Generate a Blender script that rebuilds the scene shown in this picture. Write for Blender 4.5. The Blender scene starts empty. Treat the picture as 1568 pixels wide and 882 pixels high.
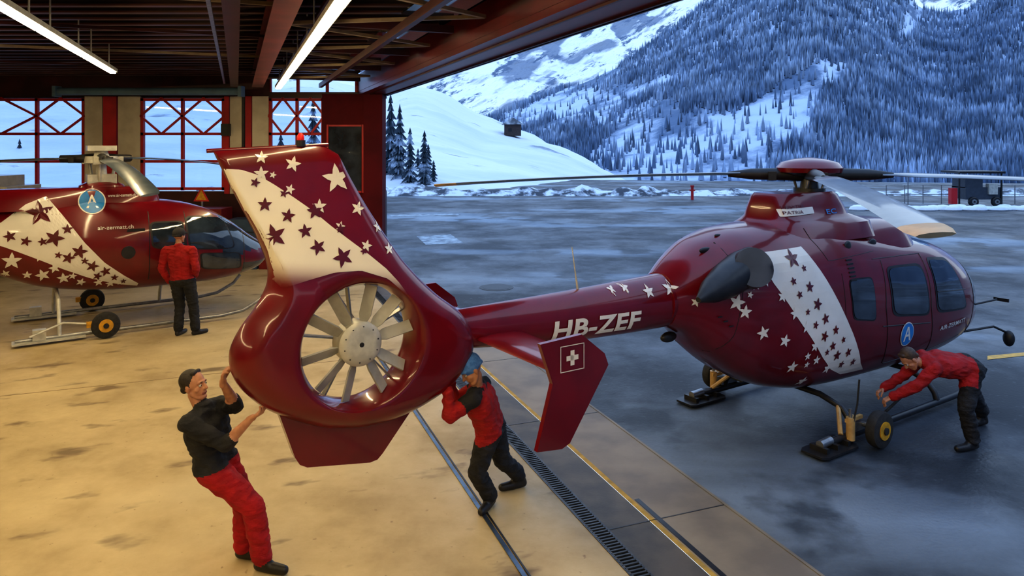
import bpy, bmesh, math, random
import numpy as np
from mathutils import Vector, Matrix, noise
from mathutils.bvhtree import BVHTree
random.seed(7); np.random.seed(7)
sc = bpy.context.scene
COL = sc.collection
F = 1100.0; HC = 3.5; CX = 784.0; HY = 222.0   # image calibration constants (focal in pixels, eye height, centre column, horizon row)

# ------------------------------------------------------------------ materials
def noisemat(name, c1, c2=None, scale=5, lo=.4, hi=.6, rough=.5, rough2=None, metal=0, coat=0, bump=0, bscale=None,
             mapscale=(1,1,1), rot=(0,0,0), detail=6, spec=.5, vcol=False, coatr=.05, bdist=.02, tex=False, nrough=.5):
    m = bpy.data.materials.new(name); m.use_nodes = True
    nt = m.node_tree; N = nt.nodes; Lk = nt.links
    b = N['Principled BSDF']
    c2 = c2 or tuple(min(1, x*.85) for x in c1)
    tc = N.new('ShaderNodeTexCoord'); mp = N.new('ShaderNodeMapping')
    if tex: mp.vector_type='TEXTURE'
    mp.inputs['Scale'].default_value = mapscale; mp.inputs['Rotation'].default_value = rot
    Lk.new(tc.outputs['Object'], mp.inputs['Vector'])
    nz = N.new('ShaderNodeTexNoise'); nz.inputs['Scale'].default_value = scale; nz.inputs['Detail'].default_value = detail; nz.inputs['Roughness'].default_value = nrough
    Lk.new(mp.outputs[0], nz.inputs['Vector'])
    rp = N.new('ShaderNodeMapRange'); rp.inputs['From Min'].default_value = lo; rp.inputs['From Max'].default_value = hi
    Lk.new(nz.outputs['Fac'], rp.inputs['Value'])
    mx = N.new('ShaderNodeMix'); mx.data_type = 'RGBA'
    mx.inputs['A'].default_value = (*c1, 1); mx.inputs['B'].default_value = (*c2, 1)
    Lk.new(rp.outputs[0], mx.inputs['Factor'])
    out = mx.outputs['Result']
    if vcol:
        at = N.new('ShaderNodeAttribute'); at.attribute_name = 'Col'
        mm = N.new('ShaderNodeMix'); mm.data_type = 'RGBA'; mm.blend_type = 'MULTIPLY'; mm.inputs['Factor'].default_value = 1
        Lk.new(out, mm.inputs['A']); Lk.new(at.outputs['Color'], mm.inputs['B']); out = mm.outputs['Result']
    Lk.new(out, b.inputs['Base Color'])
    b.inputs['Roughness'].default_value = rough
    if rough2 is not None:
        r2 = N.new('ShaderNodeMapRange'); r2.inputs['From Min'].default_value = lo; r2.inputs['From Max'].default_value = hi
        r2.inputs['To Min'].default_value = rough; r2.inputs['To Max'].default_value = rough2
        Lk.new(nz.outputs['Fac'], r2.inputs['Value']); Lk.new(r2.outputs[0], b.inputs['Roughness'])
    b.inputs['Metallic'].default_value = metal
    b.inputs['Coat Weight'].default_value = coat; b.inputs['Coat Roughness'].default_value = coatr
    b.inputs['Specular IOR Level'].default_value = spec
    if bump:
        n2 = N.new('ShaderNodeTexNoise'); n2.inputs['Scale'].default_value = bscale or scale*4; n2.inputs['Detail'].default_value = 4
        Lk.new(mp.outputs[0], n2.inputs['Vector'])
        bp = N.new('ShaderNodeBump'); bp.inputs['Strength'].default_value = bump; bp.inputs['Distance'].default_value = bdist
        Lk.new(n2.outputs['Fac'], bp.inputs['Height']); Lk.new(bp.outputs[0], b.inputs['Normal'])
    return m

def overlay(m, col, scale, lo, hi, amt, rot=(0,0,0), mapscale=(1,1,1), detail=4):
    nt=m.node_tree;N=nt.nodes;Lk=nt.links;b_=N['Principled BSDF']; src=b_.inputs['Base Color'].links[0].from_socket
    tc=N.new('ShaderNodeTexCoord'); mp=N.new('ShaderNodeMapping'); mp.vector_type='TEXTURE'; mp.inputs['Scale'].default_value=mapscale; mp.inputs['Rotation'].default_value=rot
    vz=N.new('ShaderNodeTexNoise'); vz.inputs['Scale'].default_value=scale; vz.inputs['Detail'].default_value=detail
    Lk.new(tc.outputs['Object'],mp.inputs[0]); Lk.new(mp.outputs[0],vz.inputs['Vector'])
    r=N.new('ShaderNodeMapRange'); r.inputs['From Min'].default_value=lo; r.inputs['From Max'].default_value=hi; r.inputs['To Max'].default_value=amt
    Lk.new(vz.outputs['Fac'],r.inputs['Value']); mx=N.new('ShaderNodeMix'); mx.data_type='RGBA'; mx.inputs['B'].default_value=(*col,1)
    Lk.new(r.outputs[0],mx.inputs['Factor']); Lk.new(src,mx.inputs['A']); Lk.new(mx.outputs['Result'],b_.inputs['Base Color'])

def emitmat(name, col, st):
    m = bpy.data.materials.new(name); m.use_nodes = True
    b = m.node_tree.nodes['Principled BSDF']
    b.inputs['Base Color'].default_value = (*col, 1)
    b.inputs['Emission Color'].default_value = (*col, 1); b.inputs['Emission Strength'].default_value = st
    return m

RED = noisemat('maroon_paint', (.150,.0022,.009), (.122,.0018,.0075), 3, rough=.30, coat=.65, spec=.35, coatr=.08)
WHT = noisemat('white_paint', (.80,.78,.72), (.74,.72,.66), 3, rough=.3, coat=.6)
FADE = noisemat('fade_paint', (1,1,1), (.97,.97,.97), 3, rough=.3, coat=.6, vcol=True)
MAR = noisemat('star_maroon', (.10,.003,.010), (.085,.002,.008), 3, rough=.35, coat=.5)
BLK = noisemat('black_paint', (.012,.012,.014), (.02,.02,.022), 8, rough=.4)
RUB = noisemat('rubber', (.02,.02,.02), (.03,.03,.03), 20, rough=.8, bump=.2)
GLS = noisemat('canopy_glass', (.012,.018,.028), (.04,.06,.085), 2.2, rough=.04, coat=.6, spec=.7, lo=.35, hi=.65)
STL = noisemat('grey_metal', (.35,.36,.37), (.25,.26,.27), 10, rough=.35, metal=.8)
LGT = noisemat('light_metal', (.58,.58,.52), (.45,.45,.41), 8, rough=.4, metal=.2)
FBL = noisemat('fan_blade_grey', (.42,.42,.38), (.32,.32,.29), 6, rough=.45, metal=.1)
YEL = noisemat('yellow_paint', (.70,.36,.02), (.5,.26,.02), 12, rough=.5)
BLD = noisemat('blade_grey', (.10,.135,.18), (.06,.085,.12), 4, rough=.28, coat=.5)
TIP = noisemat('blade_tip', (.55,.36,.14), (.45,.28,.1), 8, rough=.4)
BLU = noisemat('logo_blue', (.02,.22,.55), (.02,.18,.5), 8, rough=.4)
FRD = noisemat('frame_red', (.55,.018,.026), (.42,.014,.02), 2, rough=.5)
DRD = noisemat('dark_red_steel', (.065,.011,.012), (.036,.008,.009), 1.5, rough=.4)
BEAM = noisemat('beam_red', (.19,.035,.028), (.12,.024,.02), 1.5, rough=.5)
CRM = noisemat('cream_panel', (.72,.66,.50), (.58,.52,.38), 1.5, rough=.6)
BRN = noisemat('ceiling_deck', (.045,.022,.020), (.024,.014,.013), 1, rough=.55)
BRC = noisemat('brace_steel', (.34,.27,.18), (.22,.17,.12), 3, rough=.5)
PIP = noisemat('pipe_blue', (.12,.22,.29), (.10,.17,.23), 3, rough=.4)

# ------------------------------------------------------------------ mesh builder
class MB:
    def __init__(s): s.v=[]; s.f=[]; s.m=[]; s.c={}
    def add(s, vs, fs, mi=0):
        o=len(s.v); s.v += [tuple(map(float,p)) for p in vs]
        for i,f in enumerate(fs):
            s.f.append(tuple(o+k for k in f)); s.m.append(mi if isinstance(mi,int) else mi[i])
        return o
    def box(s, c, d, mi=0, R=None):
        c=Vector(c); vs=[]
        for x in (-.5,.5):
            for y in (-.5,.5):
                for z in (-.5,.5):
                    p=Vector((x*d[0],y*d[1],z*d[2]))
                    if R is not None: p=R@p
                    vs.append(c+p)
        s.add(vs,[(0,1,3,2),(4,6,7,5),(0,4,5,1),(2,3,7,6),(0,2,6,4),(1,5,7,3)],mi)
    def beam(s, p0, p1, w, h, mi=0):
        p0=Vector(p0);p1=Vector(p1); d=(p1-p0); L=d.length; d.normalize()
        up=Vector((0,0,1)) if abs(d.z)<.95 else Vector((1,0,0))
        sd=d.cross(up).normalized(); u=sd.cross(d)
        s.box((p0+p1)/2,(L,w,h),mi,Matrix((d,sd,u)).transposed())
    def tube(s, pts, r, n=10, mi=0, cap=True):
        pts=[Vector(p) for p in pts]; k=len(pts)
        rr=r if isinstance(r,(list,tuple)) else [r]*k
        vs=[];fs=[]; prev=None
        for i,p in enumerate(pts):
            d=(pts[min(i+1,k-1)]-pts[max(i-1,0)]).normalized()
            if prev is None:
                a=Vector((0,0,1)) if abs(d.z)<.9 else Vector((1,0,0))
                u=d.cross(a).normalized()
            else: u=(prev-d*prev.dot(d)).normalized()
            prev=u; w=d.cross(u)
            for j in range(n):
                t=2*math.pi*j/n; vs.append(p+(u*math.cos(t)+w*math.sin(t))*rr[i])
        for i in range(k-1):
            for j in range(n):
                fs.append((i*n+j,i*n+(j+1)%n,(i+1)*n+(j+1)%n,(i+1)*n+j))
        if cap: fs.append(tuple(range(n-1,-1,-1))); fs.append(tuple((k-1)*n+j for j in range(n)))
        s.add(vs,fs,mi)
    def ell(s, c, ax, mi=0, nu=20, nv=12, R=None):
        c=Vector(c); vs=[];fs=[]
        for i in range(nv+1):
            th=math.pi*i/nv
            for j in range(nu):
                ph=2*math.pi*j/nu
                p=Vector((ax[0]*math.sin(th)*math.cos(ph),ax[1]*math.sin(th)*math.sin(ph),ax[2]*math.cos(th)))
                if R is not None: p=R@p
                vs.append(c+p)
        for i in range(nv):
            for j in range(nu):
                a=i*nu+j;b=i*nu+(j+1)%nu;c2=(i+1)*nu+(j+1)%nu;d=(i+1)*nu+j
                fs.append((a,d,c2,b))
        s.add(vs,fs,mi)
    def prism(s, poly, fmap, h0, h1, mi=0):
        n=len(poly); vs=[fmap(a,b,h0) for a,b in poly]+[fmap(a,b,h1) for a,b in poly]
        fs=[tuple(range(n)),tuple(range(2*n-1,n-1,-1))]+[(i,(i+1)%n,n+(i+1)%n,n+i) for i in range(n)]
        s.add(vs,fs,mi)
    def build(s, name, mats, parent=None, smooth=True, ang=38, col=None, bevel=0):
        me=bpy.data.meshes.new(name); me.from_pydata(s.v,[],s.f)
        for m in mats: me.materials.append(m)
        me.polygons.foreach_set('material_index',s.m)
        if col is not None:
            a=me.color_attributes.new('Col','FLOAT_COLOR','POINT')
            a.data.foreach_set('color',np.array(col,dtype=np.float32).ravel())
        bm=bmesh.new(); bm.from_mesh(me); bmesh.ops.remove_doubles(bm,verts=bm.verts,dist=1e-5)
        bmesh.ops.recalc_face_normals(bm,faces=bm.faces); bm.to_mesh(me); bm.free()
        if smooth:
            me.shade_smooth()
            try: me.set_sharp_from_angle(angle=math.radians(ang))
            except Exception: pass
        me.update()
        ob=bpy.data.objects.new(name,me); COL.objects.link(ob)
        if parent: ob.parent=parent
        if bevel:
            b=ob.modifiers.new('bev','BEVEL'); b.width=bevel; b.segments=2
        return ob

def empty(name, loc=(0,0,0), rz=0):
    e=bpy.data.objects.new(name,None); COL.objects.link(e); e.location=loc; e.rotation_euler=(0,0,rz); e.empty_display_size=.3
    return e

def smooth_interp(xs, ys, x):
    xs=np.array(xs,float); ys=np.array(ys,float)
    sl=np.diff(ys)/np.diff(xs); m=np.zeros(len(xs)); m[0]=sl[0]; m[-1]=sl[-1]
    for i in range(1,len(xs)-1):
        m[i]=0 if sl[i-1]*sl[i]<=0 else 2*sl[i-1]*sl[i]/(sl[i-1]+sl[i])
    i=int(np.clip(np.searchsorted(xs,x)-1,0,len(xs)-2)); h=xs[i+1]-xs[i]; t=(x-xs[i])/h
    return float((2*t**3-3*t**2+1)*ys[i]+(t**3-2*t**2+t)*h*m[i]+(-2*t**3+3*t**2)*ys[i+1]+(t**3-t**2)*h*m[i+1])

def loft(tab, nx=90, nr=48, n=2.6, zmf=.45):
    T=[r[0] for r in tab]
    xs=[T[0]+(T[-1]-T[0])*(i/nx) for i in range(nx+1)]
    xs[-3:]=[T[-1]-.05,T[-1]-.015,T[-1]]
    vs=[];fs=[]
    for x in xs:
        zb,zt,hw=[smooth_interp(T,[r[k] for r in tab],x) for k in (1,2,3)]
        zm=zb+zmf*(zt-zb)
        for j in range(nr):
            a=2*math.pi*j/nr; c,s_=math.cos(a),math.sin(a)
            y=hw*math.copysign(abs(c)**(2/n),c); q=math.copysign(abs(s_)**(2/n),s_)
            vs.append((x,y,zm+q*((zt-zm) if q>0 else (zm-zb))))
    for i in range(len(xs)-1):
        for j in range(nr):
            fs.append((i*nr+j,i*nr+(j+1)%nr,(i+1)*nr+(j+1)%nr,(i+1)*nr+j))
    fs.append(tuple(range(nr))); fs.append(tuple((len(xs)-1)*nr+j for j in range(nr)))
    return vs,fs

class Heli:
    """local frame: x forward, y port, z up; L(x,y,w) turns image pixel coordinates x,y into station/height on plane w to starboard"""
    def __init__(s, hx, hy, ang):
        s.hx,s.hy,s.c,s.s=hx,hy,math.cos(ang),math.sin(ang); s.ang=ang
    def L(s,x,y,w):
        dx=x-CX
        t=(dx*(s.hy-s.c*w)-F*(s.hx+s.s*w))/(F*s.c-s.s*dx)
        Y=s.hy+s.s*t-s.c*w
        return t, HC-(y-HY)*Y/F, Y

def proj(bvh, t, z, side, off=.006):
    r=bvh.ray_cast(Vector((t,-side*4,z)),Vector((0,side,0)))
    if r[0] is None:
        r=bvh.find_nearest(Vector((t,-side*.3,z)))
        return (r[0].x,r[0].y-side*off,r[0].z)
    return (r[0].x,r[0].y-side*off,r[0].z)

def star(mb,H,bvh,x,y,r,w,mi,sides=(1,),rot=None,off=.009):
    t,z,Y=H.L(x,y,w); R=r*1.18*Y/F; rot=random.uniform(-.4,.4) if rot is None else rot
    for sd in sides:
        vs=[proj(bvh,t,z,sd,off)]
        for k in range(20):
            a=math.pi/2+rot+k*math.pi/10
            q=[1,None,.40,None][k%4]
            if q is None: q=.61
            vs.append(proj(bvh,t+R*q*math.cos(a),z+R*q*math.sin(a),sd,off))
        mb.add(vs,[(0,1+k,1+(k+1)%20) for k in range(20)],mi)

def resample(pts,n):
    p=np.array(pts,float); d=np.r_[0,np.cumsum(np.linalg.norm(np.diff(p,axis=0),axis=1))]; u=np.linspace(0,d[-1],n)
    return np.stack([np.interp(u,d,p[:,k]) for k in range(2)],1)

def patch(mb,H,bvh,A,B,w,mi,nu=40,nv=16,sides=(1,),off=.005):
    A=resample(A,nu);B=resample(B,nu)
    for sd in sides:
        vs=[]
        for i in range(nu):
            for j in range(nv):
                p=A[i]*(1-j/(nv-1))+B[i]*(j/(nv-1)); t,z,_=H.L(p[0],p[1],w); vs.append(proj(bvh,t,z,sd,off))
        mb.add(vs,[(i*nv+j,i*nv+j+1,(i+1)*nv+j+1,(i+1)*nv+j) for i in range(nu-1) for j in range(nv-1)],mi)

def win(mb,bvh,corners,mi,sides=(1,-1),off=.006,n=14,p=5):
    c=[np.array(q,float) for q in corners]
    for sd in sides:
        vs=[]
        for i in range(n):
            for j in range(n):
                u=-1+2*i/(n-1); v=-1+2*j/(n-1)
                m=max(abs(u),abs(v)); 
                if m>1e-6:
                    q=(abs(u/m)**p+abs(v/m)**p)**(1/p); u,v=u/q,v/q
                u=(u+1)/2;v=(v+1)/2
                P=c[0]*(1-u)*(1-v)+c[1]*u*(1-v)+c[2]*u*v+c[3]*(1-u)*v
                vs.append(proj(bvh,P[0],P[1],sd,off))
        mb.add(vs,[(i*n+j,(i+1)*n+j,(i+1)*n+j+1,i*n+j+1) for i in range(n-1) for j in range(n-1)],mi)

def text_verts(txt,bold):
    cu=bpy.data.curves.new('t','FONT'); cu.body=txt; cu.size=1; cu.offset=bold; cu.space_character=1.05
    ob=bpy.data.objects.new('t',cu); COL.objects.link(ob)
    bpy.context.view_layer.update()
    me=bpy.data.meshes.new_from_object(ob.evaluated_get(bpy.context.evaluated_depsgraph_get()))
    bm=bmesh.new(); bm.from_mesh(me); bmesh.ops.triangulate(bm,faces=bm.faces)
    bmesh.ops.subdivide_edges(bm,edges=bm.edges,cuts=3,use_grid_fill=True)
    v=np.array([tuple(p.co)[:2] for p in bm.verts]); bm.verts.index_update()
    f=[tuple(q.index for q in fc.verts) for fc in bm.faces]; bm.free()
    bpy.data.objects.remove(ob); bpy.data.meshes.remove(me)
    v-=v.min(0); return v,f

def decal_text(mb,bvh,txt,t0,t1,z00,z01,h,mi,off=.012,shear=0,bold=.012):
    v,f=text_verts(txt,bold); W,Hh=v.max(0)
    vs=[]
    for a,b in v:
        u=a/W; q=b/Hh; vs.append(proj(bvh,t0+(t1-t0)*u+shear*q,z00+(z01-z00)*u+h*q,1,off))
    mb.add(vs,f,mi)

# ================================================================== RESCUE HELICOPTER (foreground)
ANG1=math.radians(32.9)
H1=Heli(3.96,9.57,ANG1)
heli=empty('helicopter',(3.96,9.57,0),ANG1)

tab=[(-2.75,1.48,2.06,.27),(-2.5,1.36,2.24,.38),(-2.15,1.06,2.42,.53),(-1.7,.76,2.52,.66),(-1.2,.55,2.55,.75),(-.6,.44,2.55,.78),
     (0,.41,2.50,.79),(.7,.40,2.38,.79),(1.3,.40,2.28,.79),(1.9,.42,2.20,.78),(2.4,.45,2.10,.75),(2.8,.50,1.96,.70),(3.2,.60,1.74,.60),(3.5,.74,1.50,.46),(3.72,.92,1.28,.28),(3.82,1.05,1.15,.10)]
vs,fs=loft(tab,nx=120,nr=56)
b=MB()
mis=[]
for f in fs:
    c=np.mean([vs[k] for k in f],axis=0)
    g=0
    if len(f)==4:
        if c[0]>2.95+.30*max(0,1.5-c[2])-.5*max(0,c[2]-1.85) and 1.02<c[2] and abs(c[1])>.035: g=1
        if c[0]>3.0 and .66<c[2]<.94 and abs(c[1])<.46: g=1
        if c[0]>1.65 and c[0]<2.35 and c[2]>2.06 and .1<abs(c[1])<.5: g=1
    mis.append(g)
b.add(vs,fs,mis); b.build('fuselage',[RED,GLS],heli)
allv=list(vs); allf=[f for f in fs]
tb=[(-5.75,1.62,1.95,.12),(-5.3,1.60,1.97,.14),(-4.1,1.49,2.0,.2),(-2.7,1.46,2.06,.27),(-2.4,1.46,2.08,.28)]
vb,fb=loft(tb,nx=40,nr=36,n=2.1)
b=MB(); b.add(vb,fb); 
b.tube([(-2.79,0,1.76),(-2.75,0,1.76)],.287,36,0)
b.build('tail_boom',[RED],heli)
o=len(allv); allv+=vb; allf+=[tuple(o+k for k in f) for f in fb]
def ringstack(rows,n=40,p=3.2):
    vs=[];fs=[]
    for (z,c,a,bb) in rows:
        for j in range(n):
            q=2*math.pi*j/n; cc,ss=math.cos(q),math.sin(q)
            vs.append((c+a*math.copysign(abs(cc)**(2/p),cc),bb*math.copysign(abs(ss)**(2/p),ss),z))
    for i in range(len(rows)-1):
        for j in range(n): fs.append((i*n+j,i*n+(j+1)%n,(i+1)*n+(j+1)%n,(i+1)*n+j))
    fs.append(tuple((len(rows)-1)*n+j for j in range(n)))
    return vs,fs
vm,fm=ringstack([(2.3,-.15,1.05,.56),(2.50,-.15,.98,.50),(2.56,-.22,.84,.42),(2.60,-.27,.76,.37),(2.72,-.29,.71,.33),(2.85,-.31,.65,.29),(2.89,-.32,.60,.26)],p=4.5)
b=MB(); b.add(vm,fm)
vm2,fm2=ringstack([(2.1,.95,1.0,.56),(2.34,.92,.88,.50),(2.43,.85,.72,.42),(2.48,.8,.55,.32)])
b.add(vm2,fm2); b.build('rotor_mast_fairing',[RED],heli)
for V,Fc in((vm,fm),(vm2,fm2)):
    o=len(allv); allv+=V; allf+=[tuple(o+k for k in f) for f in Fc]
BV=BVHTree.FromPolygons(allv,allf)

# ---- vertical fin with ducted tail rotor
cx0,cz0,RI=-6.31,1.825,.525
outl=[(-7.457,3.46),(-7.40,3.33),(-7.25,3.02),(-7.12,2.76),(-7.04,2.55),(-7.03,2.40),(-7.12,2.22),(-7.26,2.05),(-7.345,1.88),(-7.33,1.72),(-7.25,1.58),(-7.10,1.42),(-6.9,1.29),
      (-6.6,1.15),(-6.3,1.09),(-6.0,1.09),(-5.72,1.16),(-5.45,1.27),(-5.25,1.45),(-5.17,1.62),(-5.20,1.82),(-5.33,1.98),(-5.55,2.14),(-5.72,2.30),(-5.90,2.50),(-6.08,2.76),(-6.25,3.03),(-6.38,3.26),(-6.46,3.42),(-6.60,3.50),(-7.0,3.49),(-7.457,3.46)]
OL=resample(outl,170)[:-1]
for it in range(3):
    q=OL.copy(); k=len(OL)
    for i in range(k):
        if OL[i][1]<3.38: q[i]=(OL[i-1]+2*OL[i]+OL[(i+1)%k])/4
    OL=q
fr=[0,.03,.08,.16,.28,.42,.56,.70,.80,.88,.94,.98,1]
def hth(t,z,e):
    k=np.clip((z-2.2)/1.1,0,1); k=k*k*(3-2*k); h=.215*(1-k)+.07*k
    if e<.2: h*=math.sqrt(max(0,1-(1-e/.2)**2))
    return h
vs=[];fs=[];nk=len(OL);nf=len(fr)
for sd in (1,-1):
    for i in range(nk):
        d=OL[i]-np.array([cx0,cz0]); R=np.linalg.norm(d); u=d/R
        for q in fr:
            r=RI+(R-RI)*q; P=np.array([cx0,cz0])+u*r
            h=hth(P[0],P[1],R-r)
            if q==0: h-=.035
            elif q<.05: h-=.012
            vs.append((P[0],-sd*h,P[1]))
for s_ in range(2):
    o=s_*nk*nf
    for i in range(nk):
        j=(i+1)%nk
        for q in range(nf-1):
            fs.append((o+i*nf+q,o+i*nf+q+1,o+j*nf+q+1,o+j*nf+q))
dr=[]
for w_,r_ in ((-.18,RI),(-.12,RI-.025),(0,RI-.03),(.12,RI-.02),(.18,RI)):
    dr.append((w_,r_))
o=len(vs)
for w_,r_ in dr:
    for i in range(nk):
        d=OL[i]-np.array([cx0,cz0]); u=d/np.linalg.norm(d); vs.append((cx0+u[0]*r_,w_,cz0+u[1]*r_))
for a in range(len(dr)-1):
    for i in range(nk):
        j=(i+1)%nk; fs.append((o+a*nk+i,o+a*nk+j,o+(a+1)*nk+j,o+(a+1)*nk+i))
b=MB(); b.add(vs,fs); 
vf=[(-6.96,1.33),(-6.84,.97),(-6.80,.90),(-6.74,.865),(-6.2,.775),(-6.13,.785),(-6.08,.83),(-5.80,1.16),(-6.1,1.3),(-6.6,1.35)]
b.prism(vf,lambda a,c,h:(a,h,c),-.05,.05)
b.tube([(-7.50,0,3.455),(-6.55,0,3.50)],.016,8,0)
fin=b.build('tail_fin',[RED],heli,ang=50)
BF=BVHTree.FromPolygons(vs,fs)
b=MB()
b.tube([(cx0,-.15,cz0),(cx0,-.14,cz0),(cx0,-.12,cz0)],[.12,.165,.188],36,0)
b.tube([(cx0,-.12,cz0),(cx0,.06,cz0)],[.188,.185],36,0)
b.tube([(cx0,-.156,cz0),(cx0,-.148,cz0)],[.018,.022],12,1)
for k in range(10):
    a=k*math.pi/5+.2; b.tube([(cx0+.15*math.cos(a),-.142,cz0+.15*math.sin(a)),(cx0+.15*math.cos(a),-.148,cz0+.15*math.sin(a))],.006,6,1)
angs=[4,38,70,112,142,184,218,250,292,322]
for a in angs:
    a=math.radians(a+6); u=Vector((math.cos(a),0,math.sin(a))); p=Vector((-math.sin(a),0,math.cos(a))); yv=Vector((0,1,0))
    cc=Vector((cx0,-.07,cz0)); tw=p*.042+yv*.03
    nn=(u.cross(tw)).normalized()*.008
    q=[]
    for r_,k in((.17,.55),(.24,1),(.49,1.0)):
        for sg in (-1,1):
            for th in (-1,1): q.append(cc+u*r_+tw*k*sg+nn*th)
    fq=[]
    for i in range(2):
        o=i*4; fq+=[(o,o+4,o+6,o+2),(o+1,o+3,o+7,o+5),(o,o+1,o+5,o+4),(o+2,o+6,o+7,o+3)]
    fq+=[(8,9,11,10)]
    b.add(q,fq,3)
for k in range(5):
    a=math.radians(k*72+24)
    b.beam((cx0+.12*math.cos(a),.08,cz0+.12*math.sin(a)),(cx0+.51*math.cos(a),.08,cz0+.51*math.sin(a)),.07,.014,2)
b.tube([(cx0,.04,cz0),(cx0,.16,cz0)],[.14,.12],24,2)
b.build('tail_rotor_fan',[LGT,BLK,STL,FBL],heli)

b=MB(); cols=[]
A=[(347,259),(372,260),(398,268),(425,284),(452,302),(480,322),(508,346),(536,368),(562,388),(588,410),(606,430),(619,448)]
B_=[(348,262),(362,292),(380,330),(396,362),(408,392),(416,425),(430,440),(468,428),(510,416),(550,413),(590,425),(617,449)]
NU,NV=64,24
Ar=resample(A,NU);Br=resample(B_,NU); vs=[]
for i in range(NU):
    for j in range(NV):
        p=Ar[i]*(1-j/(NV-1))+Br[i]*(j/(NV-1)); t,z,_=H1.L(p[0],p[1],.15); vs.append(proj(BF,t,z,1,.004))
        fd=np.clip((p[1]-394-.06*(p[0]-400))/42,0,1); fd=fd*fd*(3-2*fd)
        wc=np.array([.84,.80,.70]); rc=np.array([.150,.0022,.009]); c=wc*(1-fd)+rc*fd; cols.append((*c,1))
fq=[(i*NV+j,i*NV+j+1,(i+1)*NV+j+1,(i+1)*NV+j) for i in range(NU-1) for j in range(NV-1)]
b.add(vs,fq); b.add([(x,-y,z) for x,y,z in vs],fq); cols+=cols
b.build('fin_white_band',[FADE],heli,col=cols)
b=MB()
for x,y,r in [(403,241,9),(451,251,11),(518,273,20),(549,319,10),(580,347,8),(594,380,8),(558,375,8),(402,266,10),(446,290,7),(490,316,10),(520,346,7),(420,268,5)]:
    star(b,H1,BF,x,y,r,.12,0,(1,-1),off=.008)
for x,y,r in [(408,314,10),(420,362,17),(438,297,6),(443,331,10),(468,354,10),(486,378,11),(484,324,11),(522,350,7),(523,393,14),(394,280,7),(555,384,5)]:
    star(b,H1,BF,x,y,r,.15,1,(1,-1),off=.010)
b.build('fin_stars',[WHT,MAR],heli,smooth=False)
b=MB(); b.tube([(-6.78,0,3.49),(-6.78,0,3.54)],.04,12,1); b.ell((-6.78,0,3.555),(.03,.03,.045),0)
b.build('beacon',[emitmat('beacon_red',(.6,.01,.01),.3),BLK,STL],heli)

# ---- horizontal stabiliser
b=MB()
for sg in (1,-1):
    sec=[]
    for w_ in (0,1.3):
        c0,c1=(-5.2,-4.66) if w_==0 else (-5.17,-4.72)
        for k in range(12):
            a=2*math.pi*k/12; xx=(c0+c1)/2+(c1-c0)/2*math.cos(a); zz=1.70+.035*math.sin(a)*(1 if math.cos(a)>-.9 else .4)
            sec.append((xx,-sg*w_,zz))
    b.add(sec,[(k,(k+1)%12,12+(k+1)%12,12+k) for k in range(12)]+[tuple(range(12,24))])
    ep=[(-5.31,1.95),(-4.90,1.97),(-4.66,1.78),(-4.62,1.68),(-5.02,1.12),(-5.10,1.09),(-5.34,1.12),(-5.19,1.62)]
    b.prism(ep,lambda a,c,h,sg=sg:(a,-sg*(1.3+h),c),-.022,.022)
b.build('tail_stabiliser',[RED],heli,ang=30)
b=MB()
def flag(cx_,cz_,y):
    for (a0,c0,a1,c1) in ((-.12,-.105,.12,-.098),(-.12,.098,.12,.105),(-.12,-.105,-.113,.105),(.113,-.105,.12,.105),(-.06,-.02,.06,.02),(-.02,-.06,.02,.06)):
        b.add([(cx_+a0,y,cz_+c0),(cx_+a1,y,cz_+c0),(cx_+a1,y,cz_+c1),(cx_+a0,y,cz_+c1)],[(0,1,2,3)])
flag(-5.0,1.80,-1.328); b.build('national_emblem',[WHT],heli,smooth=False)

# ---- fuselage paint
b=MB()
patch(b,H1,BV,[(1183,392),(1188,410),(1196,435),(1210,462),(1226,492),(1244,520),(1262,548),(1280,568),(1303,578)],
      [(1247,380),(1256,402),(1266,425),(1276,448),(1288,475),(1300,503),(1313,533),(1325,558),(1337,570)],.76,0,sides=(1,-1),nu=50,nv=20)
for x,y,r in [(1034,443,11),(1080,466,7),(1123,462,12),(1159,482,10),(1180,513,10),(1206,523,9),(1222,565,9),(1238,546,6),(1248,590,8),(1172,440,7),(1165,455,5),(1185,433,7),(1203,455,8),(1218,480,9),(1233,500,9),(1246,530,8),(1252,552,7),(1240,560,5),(1272,566,8),(1192,400,6)]:
    star(b,H1,BV,x,y,r,.74 if x>1150 else (.5 if x>1060 else .3),0,(1,-1))
for x,y,r in [(944,444,6),(963,441,7),(993,446,9)]:
    star(b,H1,BV,x,y,r,.2,0,(1,-1))
for x,y,r in [(1228,398,13),(1196,412,6),(1222,432,6),(1243,440,8),(1228,452,6),(1252,466,9),(1238,478,5),(1263,488,8),(1249,498,6),(1278,505,7),(1262,515,8),(1275,530,7),(1290,520,5),(1284,545,8),(1300,540,7),(1295,560,6),(1312,556,6),(1268,540,5),(1240,412,5)]:
    star(b,H1,BV,x,y,r,.77,1,(1,-1),off=.012)
decal_text(b,BV,'HB-ZEF',-4.36,-3.27,1.575,1.56,.19,0,shear=.02,bold=.03)
t0,z0,_=H1.L(1197,332,.3); t1,z1,_=H1.L(1240,316,.3)
win(b,BV,[(t0,z0),(t1,z0+.02),(t1,z1),(t0,z1-.01)],0,sides=(1,),off=.01,p=40)
decal_text(b,BV,'HELVETIA',t0+.03,t1-.17,z0+.09,z0+.10,.04,1,off=.02)
decal_text(b,BV,'PATRIA',t0+.03,t1-.22,z0+.025,z0+.03,.04,1,off=.02)
decal_text(b,BV,'AIR-ZERMATT',H1.L(1438,503,.76)[0],H1.L(1477,500,.72)[0],.94,.95,.06,0)
decal_text(b,BV,'EC',H1.L(1262,330,.33)[0],H1.L(1277,330,.33)[0],2.62,2.62,.06,2)
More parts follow.
